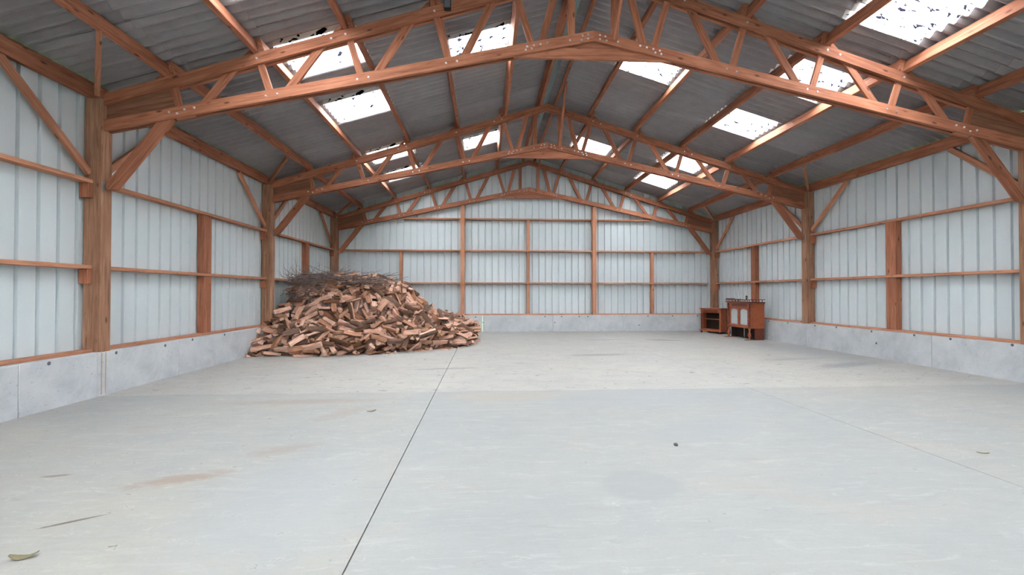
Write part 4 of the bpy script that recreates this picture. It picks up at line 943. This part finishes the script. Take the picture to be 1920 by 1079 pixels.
1,-4814,16217,1461,-235,3,-120, 2,-4996,15227,1625,4,-5,162, 3,-2349,14322,107,87,6,49, 9,-3519,11893,472,8,-10,155, 3,-5257,11527,630,64,-22,-289, 13,-2799,14068,520,37,-51,160,
8,-6002,13233,1686,-113,-36,-211, 11,-3097,15982,151,-25,29,161, 4,-2748,14209,329,184,-55,-285, 7,-2753,15025,206,30,28,249, 7,-2633,15268,78,20,-6,268, 10,-2868,13291,413,-18,73,-45,
8,-6192,13346,1639,47,7,-25, 4,-3943,11663,291,89,-51,93, 3,-4260,15988,1078,-239,74,-18, 12,-6428,12704,1502,-83,18,-262, 12,-2912,14723,397,-215,9,-49, 5,-2663,14280,389,-3,22,5,
7,-4942,13472,1714,-280,75,-64, 8,-2967,14380,694,-110,37,-121, 7,-3315,15754,572,201,18,-280, 8,-5608,14204,1638,-40,21,-156, 4,-3859,15775,806,-232,9,183, 3,-3696,16234,518,-69,85,35,
10,-3218,16234,448,21,53,191, 0,-2845,16315,321,72,22,-248, 4,-3222,12088,321,239,-61,241, 12,-4088,14254,1481,130,-44,284, 11,-2228,13852,40,-44,10,25, 9,-6829,13792,1617,26,-27,-56,
1,-3172,14096,757,47,17,-165, 3,-2794,12141,155,120,6,137, 4,-3357,16440,141,221,-82,-257, 9,-5673,14140,1733,6,54,-185, 12,-2622,14317,141,-10,-76,-296, 7,-2570,14461,173,-248,-31,-278,
4,-3752,14403,1207,109,-45,-248, 12,-4015,16381,745,265,56,-54, 0,-2920,12636,425,-252,33,127, 5,-2325,13788,239,208,15,1, 13,-2241,13529,63,-24,40,33, 4,-2928,14520,534,46,50,16,
4,-2240,13285,85,-48,-13,-305, 12,-2901,16628,-11,-224,1,141, 9,-5052,13212,1576,-1,7,58, 7,-2259,14485,-4,16,-1,-292, 12,-5272,13334,1748,-91,2,198, 3,-3311,15569,437,-44,0,188,
3,-5250,15209,1605,-77,-5,304, 8,-2431,14670,79,-218,13,286, 6,-2040,13076,95,-304,-8,142, 5,-2842,13349,586,236,-56,231, 7,-2313,13134,148,15,25,-82, 4,-6090,14591,1679,2,-5,-53,
10,-3716,16346,468,18,-73,-285, 4,-5768,13481,1731,260,-38,9, 7,-5106,11314,375,52,88,-55, 12,-3475,15047,733,165,-39,278, 2,-5661,14546,1692,202,-11,-201, 6,-2108,14040,70,-8,-33,278,
0,-3501,14112,1009,71,-33,217, 3,-6104,16025,1668,-86,32,67, 9,-3249,11965,383,97,55,-208, 13,-6299,11231,431,-265,-4,-56, 4,-2244,13415,28,3,17,-17, 12,-3013,13382,593,-161,-16,-181,
9,-4384,14121,1656,3,-9,-211, 10,-2921,11967,234,-39,-7,244, 5,-4982,14664,1681,166,25,230, 0,-2454,13588,101,-5,-50,-257, 6,-4161,14120,1541,6,0,294, 2,-3585,15911,683,217,-1,91,
9,-2949,14057,707,2,71,-37, 9,-4934,14582,1615,-277,13,-203, 0,-6436,14424,1651,-4,-8,200, 10,-3294,16117,317,-265,68,-72, 2,-2166,14836,0,2,-1,113, 8,-2402,14882,-5,-2,-3,-231,
5,-3121,15832,384,-1,-39,-261, 9,-2650,15171,1,55,4,132, 9,-2674,12932,207,-64,61,-113, 0,-4400,15328,1448,258,57,45, 2,-3354,12203,483,-241,-34,64, 12,-5835,13334,1684,-100,24,85,
4,-3458,15158,718,-186,21,-40, 1,-4381,13984,1609,-119,3,-59, 13,-2544,15023,86,-6,-51,-156, 5,-3507,11761,378,35,-13,230, 0,-5347,14084,1674,-40,-20,104, 8,-3696,15346,803,278,-71,-209,
4,-2348,12898,122,7,30,-105, 7,-3198,13841,777,249,-49,249, 4,-2452,13048,70,-89,28,-106, 8,-6886,11483,472,227,21,-294, 5,-3072,15192,309,28,-71,-308, 8,-3190,15632,273,-286,54,-93,
9,-3855,14851,1071,-256,-72,-251, 8,-3115,14539,734,283,-10,171, 11,-2269,13617,147,-28,31,5, 11,-3244,16705,171,220,-18,-259, 7,-2786,13747,464,90,68,125, 13,-4007,16523,705,-271,-73,227,
9,-2345,13346,167,-87,-22,-56, 10,-2147,12988,24,10,-20,236, 10,-2825,15771,10,-312,-18,-226, 0,-3724,14863,1068,72,77,58, 2,-6160,11075,252,146,-44,108, 11,-3617,15965,575,38,-8,202,
7,-2255,14313,-1,1,-7,-279, 3,-3813,13557,1295,241,-80,261, 3,-4331,11439,274,-140,16,-268, 5,-5553,13476,1699,-83,17,266, 8,-2166,14244,82,22,1,-294, 12,-2826,16170,295,231,-5,90,
2,-3282,14211,800,-53,-50,-183, 7,-3924,15455,958,24,72,116, 12,-2309,14050,31,-64,-10,-233, 2,-3352,15239,724,-231,-79,-215, 7,-2312,14048,246,-7,13,7, 6,-5730,10902,92,-6,-45,169,
1,-2965,15718,118,292,-29,-238, 0,-5197,15548,1643,-81,-2,-132, 7,-6731,13264,1606,10,-4,82, 1,-4163,15346,1289,139,-132,-312, 7,-3480,16053,404,-85,26,-112, 10,-2896,12764,470,11,-42,-298,
9,-3368,16010,494,-272,7,-10, 9,-5240,11096,219,241,55,-204, 8,-3424,16138,524,86,-45,309, 12,-2994,14182,578,-120,-72,231, 0,-2941,16131,13,41,6,86, 5,-6154,13143,1679,223,-24,136,
11,-2227,14894,38,102,-3,113, 12,-2686,14390,333,-20,28,11, 8,-3130,15335,440,-59,-20,-157, 1,-5046,14628,1668,47,21,238, 5,-3809,13672,1349,100,-100,286, 0,-2309,13704,195,193,22,3,
3,-2524,14026,427,209,21,220, 1,-3197,14478,658,-153,41,-81, 5,-2958,15901,200,157,-7,-119, 2,-2646,13776,282,-175,-10,165, 11,-2625,14540,275,-112,78,61, 2,-3751,13931,1277,229,-98,272,
2,-2629,14105,254,173,-87,-257, 9,-3636,14806,1060,111,-72,187, 10,-2909,14403,554,293,-64,-313, 11,-4368,15067,1442,-8,54,78, 13,-2608,15701,-15,-4,0,-245, 4,-5099,11171,342,-124,-60,306,
6,-3846,14688,1158,-21,73,26, 7,-3378,16566,109,18,70,56, 13,-2715,12858,277,-11,59,-95, 2,-3325,15148,586,-204,31,-80, 1,-2164,13181,133,-19,109,257, 8,-5106,15636,1660,133,-10,197,
0,-5404,11116,343,101,-47,108, 13,-2345,13769,124,46,10,25, 5,-3312,15961,552,-281,14,-40, 8,-4738,14748,1585,-37,-2,-183, 2,-3617,11886,507,-171,32,-192, 4,-2935,14550,413,-87,68,-51,
2,-3798,14584,1188,62,85,10, 11,-2832,14813,213,303,49,140, 7,-5971,11074,319,150,-103,105, 11,-5267,13693,1656,92,-12,-263, 1,-4997,13817,1689,201,-24,-276, 2,-5743,13836,1638,-164,-1,-279,
5,-4028,15030,1233,45,61,-79, 4,-3148,13485,792,3,27,-49, 13,-4817,13831,1733,30,34,-9, 6,-2690,12523,304,196,-21,202, 3,-5132,13908,1692,-137,-17,13, 7,-5979,13562,1617,251,-6,268,
9,-3531,13697,1021,-18,53,-20, 7,-2657,15625,191,274,11,-277, 12,-3844,11847,441,83,50,-16, 3,-5253,14606,1644,246,9,164, 11,-6162,14902,1660,-21,12,81, 10,-2066,12930,160,-8,-11,240,
4,-4518,14177,1647,-38,9,-220, 3,-2624,12485,169,254,-14,170, 7,-2872,14590,353,141,76,-52, 11,-5161,14300,1658,-190,-26,131, 6,-6501,13845,1723,-69,-8,303, 1,-5159,10991,273,-127,52,-113,
3,-5999,14028,1703,-236,6,107, 5,-7047,11198,191,229,-77,119, 1,-2311,13996,159,69,-27,-57, 7,-2363,15320,-5,-1,-4,-180, 6,-3085,15667,513,-76,-17,-221, 10,-2233,14285,201,-42,0,32,
12,-4302,14883,1416,-226,65,45, 11,-2207,14825,163,-156,-3,-48, 13,-2390,13129,224,43,-25,3, 12,-2524,14636,265,81,-7,245, 12,-2768,15647,464,-3,-61,234, 10,-2296,13646,388,-260,-7,-106,
7,-5557,10705,170,-26,63,-250, 5,-2164,14951,125,-16,31,-95, 0,-2623,14821,514,-91,-10,188, 9,-4753,11474,510,-240,-33,-39, 1,-5050,14532,1726,-138,-29,-62, 9,-4052,16389,903,244,-54,-197,
5,-3712,15281,991,-125,-33,-117, 1,-6116,10946,220,125,60,-189, 12,-2880,15381,328,177,75,126, 13,-2878,15291,248,-285,54,77, 5,-2506,14380,163,-308,69,166, 3,-6377,13662,1683,-228,-13,64,
4,-2986,13970,642,164,-51,222, 2,-2497,14817,452,-209,-54,-1, 13,-2517,15955,15,35,5,79, 1,-3725,14502,1109,-18,84,27, 6,-4247,15770,1256,-14,-24,297, 12,-4926,11255,459,281,17,88,
5,-2611,15206,340,-2,16,-278, 9,-2477,13150,294,272,-19,227, 7,-5574,14207,1702,311,40,-112, 5,-6397,13309,1794,-283,-40,99, 4,-5130,13608,1660,120,1,51, 4,-4936,15787,1601,9,-51,-283,
6,-2785,14608,656,10,-59,-259, 5,-2295,14466,466,32,-46,201, 10,-2670,16099,177,-54,87,-166, 3,-3130,15037,741,284,-50,278, 5,-6104,12924,1716,46,0,8, 9,-2007,14214,307,313,18,165,
12,-3472,15426,640,-289,-72,-138, 7,-2422,14628,364,10,32,-187, 11,-3520,16490,395,226,-30,286, 4,-2804,15778,199,110,42,-101, 2,-2656,15953,208,96,24,-71, 5,-2331,15040,278,-6,-34,-288,
11,-3327,16036,668,223,24,-239, 8,-4830,15041,1673,310,-60,147, 2,-2181,14705,330,-70,11,-240, 2,-2580,15059,174,-281,-24,-76, 7,-6975,13445,1613,0,4,-214, 1,-4352,16690,926,0,-101,-312,
5,-2734,12352,358,-312,-13,206, 1,-6762,14776,1669,-48,-17,140, 2,-4364,15171,1522,-41,-35,-285, 12,-6394,13783,1800,307,23,-255, 0,-2638,14324,504,285,15,-224, 7,-4314,16261,1010,81,-13,185,
13,-4868,14330,1676,-105,15,-199, 3,-3166,16555,209,127,-23,115, 8,-2425,14788,244,296,29,305, 11,-6669,15762,1635,16,13,-189, 2,-2205,14572,318,222,27,-242, 3,-5621,10913,108,262,-60,205,
8,-6662,14179,1670,-151,-1,136, 5,-3381,16374,468,307,-4,-18, 3,-6619,13493,1686,-83,38,-41, 10,-5286,14564,1734,-9,54,293, 2,-2140,14853,236,266,-14,283, 5,-3558,15744,736,53,-31,73,
8,-5848,14563,1689,13,28,155, 0,-3421,16756,199,299,-28,-226, 0,-3116,16393,247,-254,-34,-280, 4,-2568,15572,258,-284,-25,64, 2,-2263,12759,212,-83,9,254, 7,-2779,16340,82,-297,-34,198,
6,-4882,14700,1755,-80,29,-31, 12,-4755,15088,1622,-30,21,-47, 9,-2851,12269,334,21,42,-68, 9,-2774,16171,94,-34,-4,-283, 13,-2880,15721,395,246,24,-201, 11,-4107,11254,430,-79,23,-136,
10,-6592,13431,1726,-42,18,-231, 7,-3573,16811,223,314,83,30, 4,-3330,15622,645,-200,-17,274, 8,-2253,14302,328,12,-20,270, 2,-5575,15434,1626,-3,12,-133, 5,-2826,14475,642,-65,-70,-232,
2,-2780,15694,266,-72,-4,42, 13,-2519,12952,411,-307,32,62, 0,-7165,10769,107,236,-22,-11, 12,-5676,13135,1831,-58,-30,-165, 2,-2639,14148,553,291,32,-129, 4,-3814,15305,1108,-68,25,198,
11,-2440,13486,239,-208,27,0, 3,-4186,15759,1137,-146,29,-112, 0,-5450,13664,1800,-129,8,-23, 2,-2384,13826,516,-272,-5,-269, 6,-2870,15128,440,-11,60,132, 12,-5518,14634,1674,-94,-21,123,
1,-2514,14715,453,-80,-61,5, 8,-3145,16361,551,-262,-17,-292, 12,-2772,16029,20,-107,-2,-269, 8,-2867,16053,143,17,-37,114, 8,-2399,14603,434,-17,24,-259, 2,-2338,14770,133,8,-28,-52,
13,-5533,13269,1794,15,-10,156, 11,-6422,14147,1710,-161,-7,42, 7,-2546,15812,66,22,7,40, 0,-3086,16066,430,222,-17,3, 3,-3031,16173,413,-201,33,-298, 7,-4837,11437,356,-228,-21,50,
0,-3280,16213,289,-173,29,-15, 8,-2060,13781,65,19,-45,181, 1,-5069,15420,1739,-200,6,29, 7,-4108,16280,882,255,23,-67, 12,-2117,13894,389,211,14,143, 7,-2986,15399,212,76,-55,253,
5,-3469,13273,1008,71,66,53, 4,-2499,12600,106,-207,-74,225, 5,-5111,14975,1662,81,36,230, 1,-4942,14924,1688,39,23,-81, 1,-4062,14892,1328,277,28,74, 8,-2778,15182,222,-23,11,64,
9,-3854,15228,1073,240,65,-45, 5,-2190,14506,159,-20,13,53, 11,-2558,12418,331,-299,-59,-173, 6,-4253,14814,1517,86,-51,192, 11,-5438,13930,1760,-291,8,156, 8,-5833,11002,446,291,8,-165,
0,-6499,13325,1665,53,-15,98, 6,-5702,13786,1731,153,-10,-259, 7,-2799,14815,426,-189,-8,-91, 12,-6523,11019,304,15,11,-247, 3,-4202,16157,1053,-286,85,2, 13,-7125,10848,283,-28,31,55,
12,-5426,13573,1794,-25,-27,-33, 0,-4645,14192,1684,111,-15,92, 2,-3705,16662,430,238,-56,-306, 10,-5474,14614,1761,1,-1,-100, 4,-2254,15150,292,-76,20,-306, 8,-4532,16582,1090,-265,-53,293,
9,-2631,15574,98,34,8,76, 11,-4227,16376,1043,-293,57,108, 6,-3752,15023,969,-95,76,-16, 0,-2918,15811,346,214,-14,96, 11,-3198,16861,40,311,11,144, 3,-3062,15310,525,249,-42,-184,
1,-2061,14039,229,-1,9,-152, 11,-5442,13284,1871,-171,-18,164, 13,-4881,16035,1534,-254,19,199, 10,-2734,15748,412,309,-71,218, 0,-2461,15281,138,-307,5,177, 1,-2689,16379,0,-232,-2,-84,
8,-2921,14928,301,268,20,-38, 9,-6638,14841,1685,39,44,32, 12,-4625,14793,1654,140,-39,-301, 7,-6958,13665,1757,-310,-9,-226, 1,-2011,14088,157,-81,13,-130, 10,-4347,16081,1186,95,-69,304,
2,-2313,14674,192,-97,-28,-44, 6,-5154,13862,1790,-51,4,83, 9,-2825,14850,556,294,-66,-203, 8,-3573,15168,886,-70,1,-139, 9,-5871,13941,1787,-22,-38,92, 6,-2978,15414,329,159,-70,-194,
1,-5333,14381,1707,-49,-49,-48, 12,-3165,15323,561,174,-34,-189, 5,-2824,15448,420,72,85,-30, 1,-3531,16294,432,-268,-91,-255, 8,-2333,14177,169,41,-11,-260, 0,-2205,14128,397,-160,1,35,
2,-2329,14190,304,-310,-44,310, 9,-6188,13454,1704,7,13,40, 0,-2865,15583,505,-70,66,-253, 10,-2789,12391,428,18,-7,106, 7,-2486,15359,53,308,0,-51, 6,-5075,16609,1551,230,-43,-287,
8,-2536,12931,270,141,42,227, 4,-6720,11049,291,264,-45,-140, 9,-2879,15641,432,-2,-76,268, 3,-2455,14391,458,-36,21,91, 1,-3740,15845,735,-312,65,151, 6,-3314,15810,729,-268,39,108,
11,-5413,14806,1841,-85,1,-18, 0,-3094,15564,688,227,-21,-98, 3,-3143,15751,715,-262,79,-10, 0,-6206,13399,1800,147,-4,-190, 11,-2690,15417,472,80,-3,58, 10,-2512,15193,294,5,24,-222,
2,-5644,15905,1636,-241,-1,129, 6,-5966,14251,1672,-144,8,20, 3,-2687,16247,191,-16,-4,-20, 12,-5349,14663,1810,-36,45,45, 9,-6262,13666,1791,254,43,12, 6,-2271,14221,500,229,2,-210,
12,-2397,14835,343,-50,-28,-22, 9,-5791,13509,1818,66,-10,-261, 6,-2413,12948,292,-114,-7,-67, 11,-2543,16018,392,300,15,-229, 2,-4105,14476,1449,-230,-74,-194, 11,-5961,13873,1846,-21,36,-228,
9,-2090,14501,370,58,12,-14, 2,-2746,15044,603,107,-26,173, 13,-2528,15460,342,-301,-17,90, 12,-2802,16250,396,295,-27,62, 5,-6353,14242,1765,-62,0,46, 8,-3044,16490,269,-223,-22,-305,
13,-2412,15138,522,21,-24,209, 10,-5384,15742,1638,2,-17,-150, 10,-6197,13854,1741,-296,50,146, 13,-5024,14474,1874,4,13,-217, 12,-3341,16856,48,-278,29,125, 1,-5953,14031,1812,23,17,66,
6,-2422,15422,236,-84,3,68, 4,-5864,16318,1614,-223,-21,261, 10,-5211,16024,1564,7,-5,-181, 11,-2988,15246,637,-177,42,125, 6,-5515,15913,1644,211,0,127, 13,-5718,13820,1838,204,-23,-248,
12,-5592,15066,1658,-235,-17,-139, 8,-2551,15769,372,-25,25,141, 8,-4512,15966,1338,-229,-34,277, 8,-3901,16565,685,209,-27,-146, 5,-6065,13491,1776,38,-27,-192, 13,-4397,15523,1469,264,80,65,
4,-4459,15060,1617,-305,-43,-289, 2,-4388,13851,1724,301,-22,-268, 10,-3494,14695,897,-32,-22,197, 3,-3231,15859,590,-233,16,-278, 0,-2819,15510,617,59,-10,270, 3,-3684,15694,797,-252,1,125,
1,-4549,15537,1487,183,90,42, 1,-2563,15457,206,218,-24,59, 9,-6366,14429,1727,5,15,-227, 11,-5291,14862,1733,44,-34,-11, 1,-4526,14652,1646,210,-30,-30, 8,-6132,14411,1682,55,38,310,
9,-3060,15384,612,274,40,126, 4,-4451,14519,1720,240,-16,240, 5,-7257,10691,18,2,-50,-32, 11,-5379,14342,1817,10,-43,129, 13,-2452,15273,462,42,5,46, 3,-3426,15440,772,-140,-43,-203,
12,-5450,13862,1866,-224,9,217, 10,-4343,14470,1621,-17,7,10, 0,-4590,16264,1300,15,86,54, 4,-5488,14353,1705,-45,38,-122, 13,-3423,15919,743,278,43,-202, 13,-4458,14673,1588,21,19,-261,
13,-3795,16871,395,234,-45,-106, 13,-4197,16640,832,161,43,93, 5,-6843,14050,1712,0,38,230, 10,-4803,11124,400,13,-38,-147, 0,-3097,17351,-6,3,3,-42, 2,-7109,11078,260,241,36,195,
5,-6155,13367,1896,-16,1,139, 3,-3678,16086,731,12,-29,19, 6,-2419,15387,411,-45,18,13, 9,-5066,14171,1896,-4,-5,5, 9,-6820,13986,1660,-288,-18,-150, 7,-3062,14606,812,-305,9,17,
8,-5274,14935,1661,116,11,-44, 4,-4944,14266,1774,-204,-28,-109, 10,-4640,16005,1489,-52,59,17, 6,-7001,13716,1671,26,-10,-162, 10,-4813,14655,1816,8,5,96, 13,-2870,15146,534,-46,47,45,
9,-2341,12566,322,-271,-10,-209, 1,-4696,14476,1717,147,27,92, 13,-6753,15294,1628,13,-21,181, 7,-5918,13177,1874,-66,37,220, 1,-5931,13340,1781,52,47,223, 8,-3341,16573,307,-50,1,-291,
5,-3602,16328,581,-97,-46,-71, 11,-2992,17013,8,-6,-2,94, 2,-7201,10962,150,-222,-28,-171, 6,-2476,15137,430,-100,31,51, 1,-5535,14193,1793,-96,17,-192, 1,-2811,16672,167,-204,50,268,
4,-2078,14453,217,99,14,44, 0,-2589,15867,556,-279,30,149, 9,-2642,15097,378,-6,-41,176, 13,-6538,14470,1738,91,-58,-90, 1,-6175,15471,1606,166,13,85, 12,-3068,16561,196,25,-34,104,
6,-4088,14722,1404,194,-97,-196, 2,-2217,15059,376,-149,-19,-304, 8,-3566,17018,113,-49,57,14, 3,-2665,15884,464,191,-6,237, 5,-3041,16387,354,-282,76,-62, 9,-3263,15390,701,136,-53,-88,
5,-5626,13566,1901,-282,-6,76, 5,-5422,14119,1852,-5,-14,218, 9,-3178,15338,657,-274,-29,-193, 10,-3119,17010,107,-304,0,244, 6,-5759,13882,1775,-180,31,66,
]
N_IND = 300
CORE_LO, CORE_HI = .26, .50
LOG_KIND = {'wedge': 'wedge-shaped log', 'slab': 'flat split billet', 'half': 'half-round log'}
def bark_shown(k, loc, q):
    """does the camera see more bark than split wood"""
    V, F, FM = shapes[k]; Rm = q.to_matrix(); view = (cam.location - loc).normalized(); a = [0.0, 0.0, 0.0]
    for f, m_ in zip(F, FM):
        P = [Rm @ Vector(V[i]) for i in f]; n = (P[1] - P[0]).cross(P[2] - P[0])
        a[m_] += max(0.0, abs(n.dot(view)) if n.dot(sum(P, Vector()) / len(P)) * 1 > 0 and n.dot(view) > 0 or n.dot(sum(P, Vector()) / len(P)) < 0 and n.dot(view) < 0 else 0.0)
    return a[1] > a[0] + a[2]
def log_label(k, loc, q):
    kind = ('bark-covered ' if bark_shown(k, loc, q) else 'pale ') + LOG_KIND[log_kind(k)]
    d = q @ Vector((1, 0, 0)); up = abs(d.z)
    pose = 'standing steeply' if up > .6 else ('pointing outward' if abs(d.y) > .72 else ('lying slanted' if up > .25 else 'lying crosswise'))
    z = loc.z
    zone = 'at the heap foot' if z < .3 else 'low on the heap' if z < .7 else 'halfway up the heap' if z < 1.1 else 'high on the heap' if z < 1.5 else 'on the heap crest'
    x = loc.x
    end = 'plinth wall end' if x < -6.0 else 'nearer the plinth wall' if x < -5.1 else 'middle of the pile' if x < -4.2 else 'nearer the open floor' if x < -3.2 else 'open floor end'
    return f'{kind} {pose} {zone}, {end}'
rest = MB()
for i in range(len(LOGS) // 7):
    k, x, y, z, ex, ey, ez = LOGS[7 * i:7 * i + 7]
    loc = Vector((x / 1000, y / 1000, z / 1000)); q = Euler((ex / 100, ey / 100, ez / 100)).to_quaternion()
    if i < N_IND:
        o = bpy.data.objects.new('firewood_log', logm[k]); o.rotation_mode = 'QUATERNION'; o.rotation_quaternion = q; o.location = loc
        link(o)
        tag(o, log_label(k, loc, q), 'log', 'split logs on the firewood heap')
    else:
        V, F, FM = shapes[k]; Rm = q.to_matrix()
        base_i = len(rest.V); rest.V += [tuple(Rm @ Vector(v) + loc) for v in V]
        rest.F += [tuple(j + base_i for j in f) for f in F]; rest.M += FM
R = random.Random(31)
heap_line = [(-7.1, 10.8), (-6.4, 10.75), (-5.4, 10.65), (-4.3, 11.0), (-3.4, 11.4), (-2.8, 11.75), (-2.3, 12.5), (-2.2, 14.2), (-2.7, 15.6), (-3.3, 17.2)]
def heap_h(x, y):
    d = 1e9
    for (ax, ay), (bx, by) in zip(heap_line, heap_line[1:]):
        t_ = max(0, min(1, ((x-ax)*(bx-ax)+(y-ay)*(by-ay))/((bx-ax)**2+(by-ay)**2)))
        d = min(d, math.hypot(x-ax-t_*(bx-ax), y-ay-t_*(by-ay)))
    poly = heap_line + [(-7.1, 17.2)]; ins = False; j = len(poly)-1
    for i in range(len(poly)):
        xi, yi = poly[i]; xj, yj = poly[j]
        if (yi > y) != (yj > y) and x < (xj-xi)*(y-yi)/(yj-yi)+xi: ins = not ins
        j = i
    return min(.92*d, 1.78) if ins else 0
n_in = 0
while n_in < 1500:      # logs inside the heap, under the ones that were laid on it
    x, y = R.uniform(-6.6, -2.0), R.uniform(10.6, 16.3); h = heap_h(x, y)
    if h < .34: continue
    V, F, FM = shapes[R.randrange(NSH)]; Rm = Euler((R.uniform(-.6, .6), R.uniform(-.5, .5), R.uniform(0, 6.28))).to_matrix()
    loc = Vector((x, y, h - R.uniform(CORE_LO, CORE_HI)))
    base_i = len(rest.V); rest.V += [tuple(Rm @ Vector(v) + loc) for v in V]
    rest.F += [tuple(j + base_i for j in f) for f in F]; rest.M += FM; n_in += 1
o = rest.build('firewood_heap', LM); tag(o, 'rest of the heap of split firewood beneath the surface logs', 'firewood', kind='stuff')

# brushwood on top of the heap
R = random.Random(12)
tw = MB()
def tube(pts, r0, r1):
    n = 4; V = []; F = []
    for i, p in enumerate(pts):
        d = (pts[min(i+1, len(pts)-1)] - pts[max(i-1, 0)]); Rm = basis(d); r = r0 + (r1-r0)*i/(len(pts)-1)
        V += [p + Rm @ Vector((0, r*math.cos(a*math.pi/2), r*math.sin(a*math.pi/2))) for a in range(n)]
    for i in range(len(pts)-1):
        for a in range(n): F.append((i*n+a, i*n+(a+1) % n, (i+1)*n+(a+1) % n, (i+1)*n+a))
    tw.add(V, F)
def hz(x, y): return 1.62
def twig(p, yaw, pitch, L, r):
    pts = [Vector(p)]; d = Vector((math.cos(yaw)*math.cos(pitch), math.sin(yaw)*math.cos(pitch), math.sin(pitch)))
    for i in range(4):
        d = (d + Vector((R.uniform(-.25, .25), R.uniform(-.25, .25), R.uniform(-.16, .14)))).normalized()
        pts.append(pts[-1] + d*L/4)
    tube(pts, r, r*.35)
    if R.random() < .6:
        b = pts[2]; dd = (d + Vector((R.uniform(-.8, .8), R.uniform(-.8, .8), R.uniform(-.2, .5)))).normalized()
        tube([b, b + dd*L*.2, b + dd*L*.36 + Vector((0, 0, R.uniform(-.03, .05)))], r*.6, r*.25)
for i in range(620):
    x = R.uniform(-6.9, -4.7); y = R.uniform(12.3, 15.8)
    top = 1.66 + .16*math.exp(-((x+6.0)**2)/1.2) + R.uniform(-.05, .17)
    yaw = R.uniform(-.7, .7) + (math.pi if R.random() < .5 else 0)
    twig((x, y, top), yaw, R.uniform(-.16, .10), R.uniform(.4, 1.0), R.uniform(.006, .016))
for i in range(70):     # upright sprays by the wall
    twig((R.uniform(-6.85, -5.9), R.uniform(12.0, 13.0), R.uniform(1.6, 1.8)), R.uniform(0, 6.28), R.uniform(.3, 1.1), R.uniform(.3, .75), R.uniform(.004, .007))
for i in range(90):     # tangle hanging down at the wall
    twig((R.uniform(-6.88, -6.2), R.uniform(11.9, 12.6), R.uniform(1.25, 1.75)), R.uniform(-1, 1), R.uniform(-.3, .2), R.uniform(.3, .7), R.uniform(.004, .009))
for v in range(len(tw.V)):
    x, y, z = tw.V[v]; tw.V[v] = (max(x, -6.91), min(y, 16.5), z)
o = tw.build('brushwood', M['twig']); tag(o, 'grey tangle of thin brushwood twigs on top of the firewood heap', 'brushwood', kind='stuff')

# ------------------------------------------------------------------ bits on the floor
def flake(name, loc, L, w_, mat, rot, label, cat, curl=.01, seed=0):
    r = random.Random(seed); V = []; F = []; n = 6
    for i in range(n):
        t_ = i/(n-1); hw = w_/2*math.sin(math.pi*(.12+.78*t_))*r.uniform(.75, 1.1)
        zz = .002 + curl*(2*t_-1)**2 + .001
        for sy in (-1, 1): V += [((t_-.5)*L, sy*hw, zz), ((t_-.5)*L, sy*hw, zz+.004)]
    for i in range(n-1):
        a = 4*i; F += [(a, a+4, a+6, a+2), (a+1, a+3, a+7, a+5), (a, a+1, a+5, a+4), (a+2, a+6, a+7, a+3)]
    F += [(0, 2, 3, 1), (4*n-4, 4*n-3, 4*n-1, 4*n-2)]
    o = obj(name, mesh_data(name, V, F, mat), None, loc, (0, 0, rot)); tag(o, label, cat); return o
flake('dry_leaf', (-4.09, 2.60, 0), .125, .05, M['leaf'], .25, 'curled dry leaf on the concrete by the entrance', 'leaf', .022, 1)
flake('bark_flake', (2.805, 3.784, 0), .09, .022, M['leaf'], -.35, 'dark bark flake on bare concrete, cabinet side', 'bark flake', .006, 2)
flake('wood_chip', (-2.98, 5.55, 0), .11, .04, M['leaf'], .6, 'brown wood chip between the heap and the entrance', 'wood chip', .01, 3)
b = MB(); b.lathe([(.004, 0), (.018, .004), (.021, .013), (.012, .022), (.003, .025)], (0, 0, 0), 9)
o = b.build('pebble', M['pebble'], None, (.168, 4.15, .0), True); tag(o, 'small black pebble alone in the middle of the floor', 'pebble')
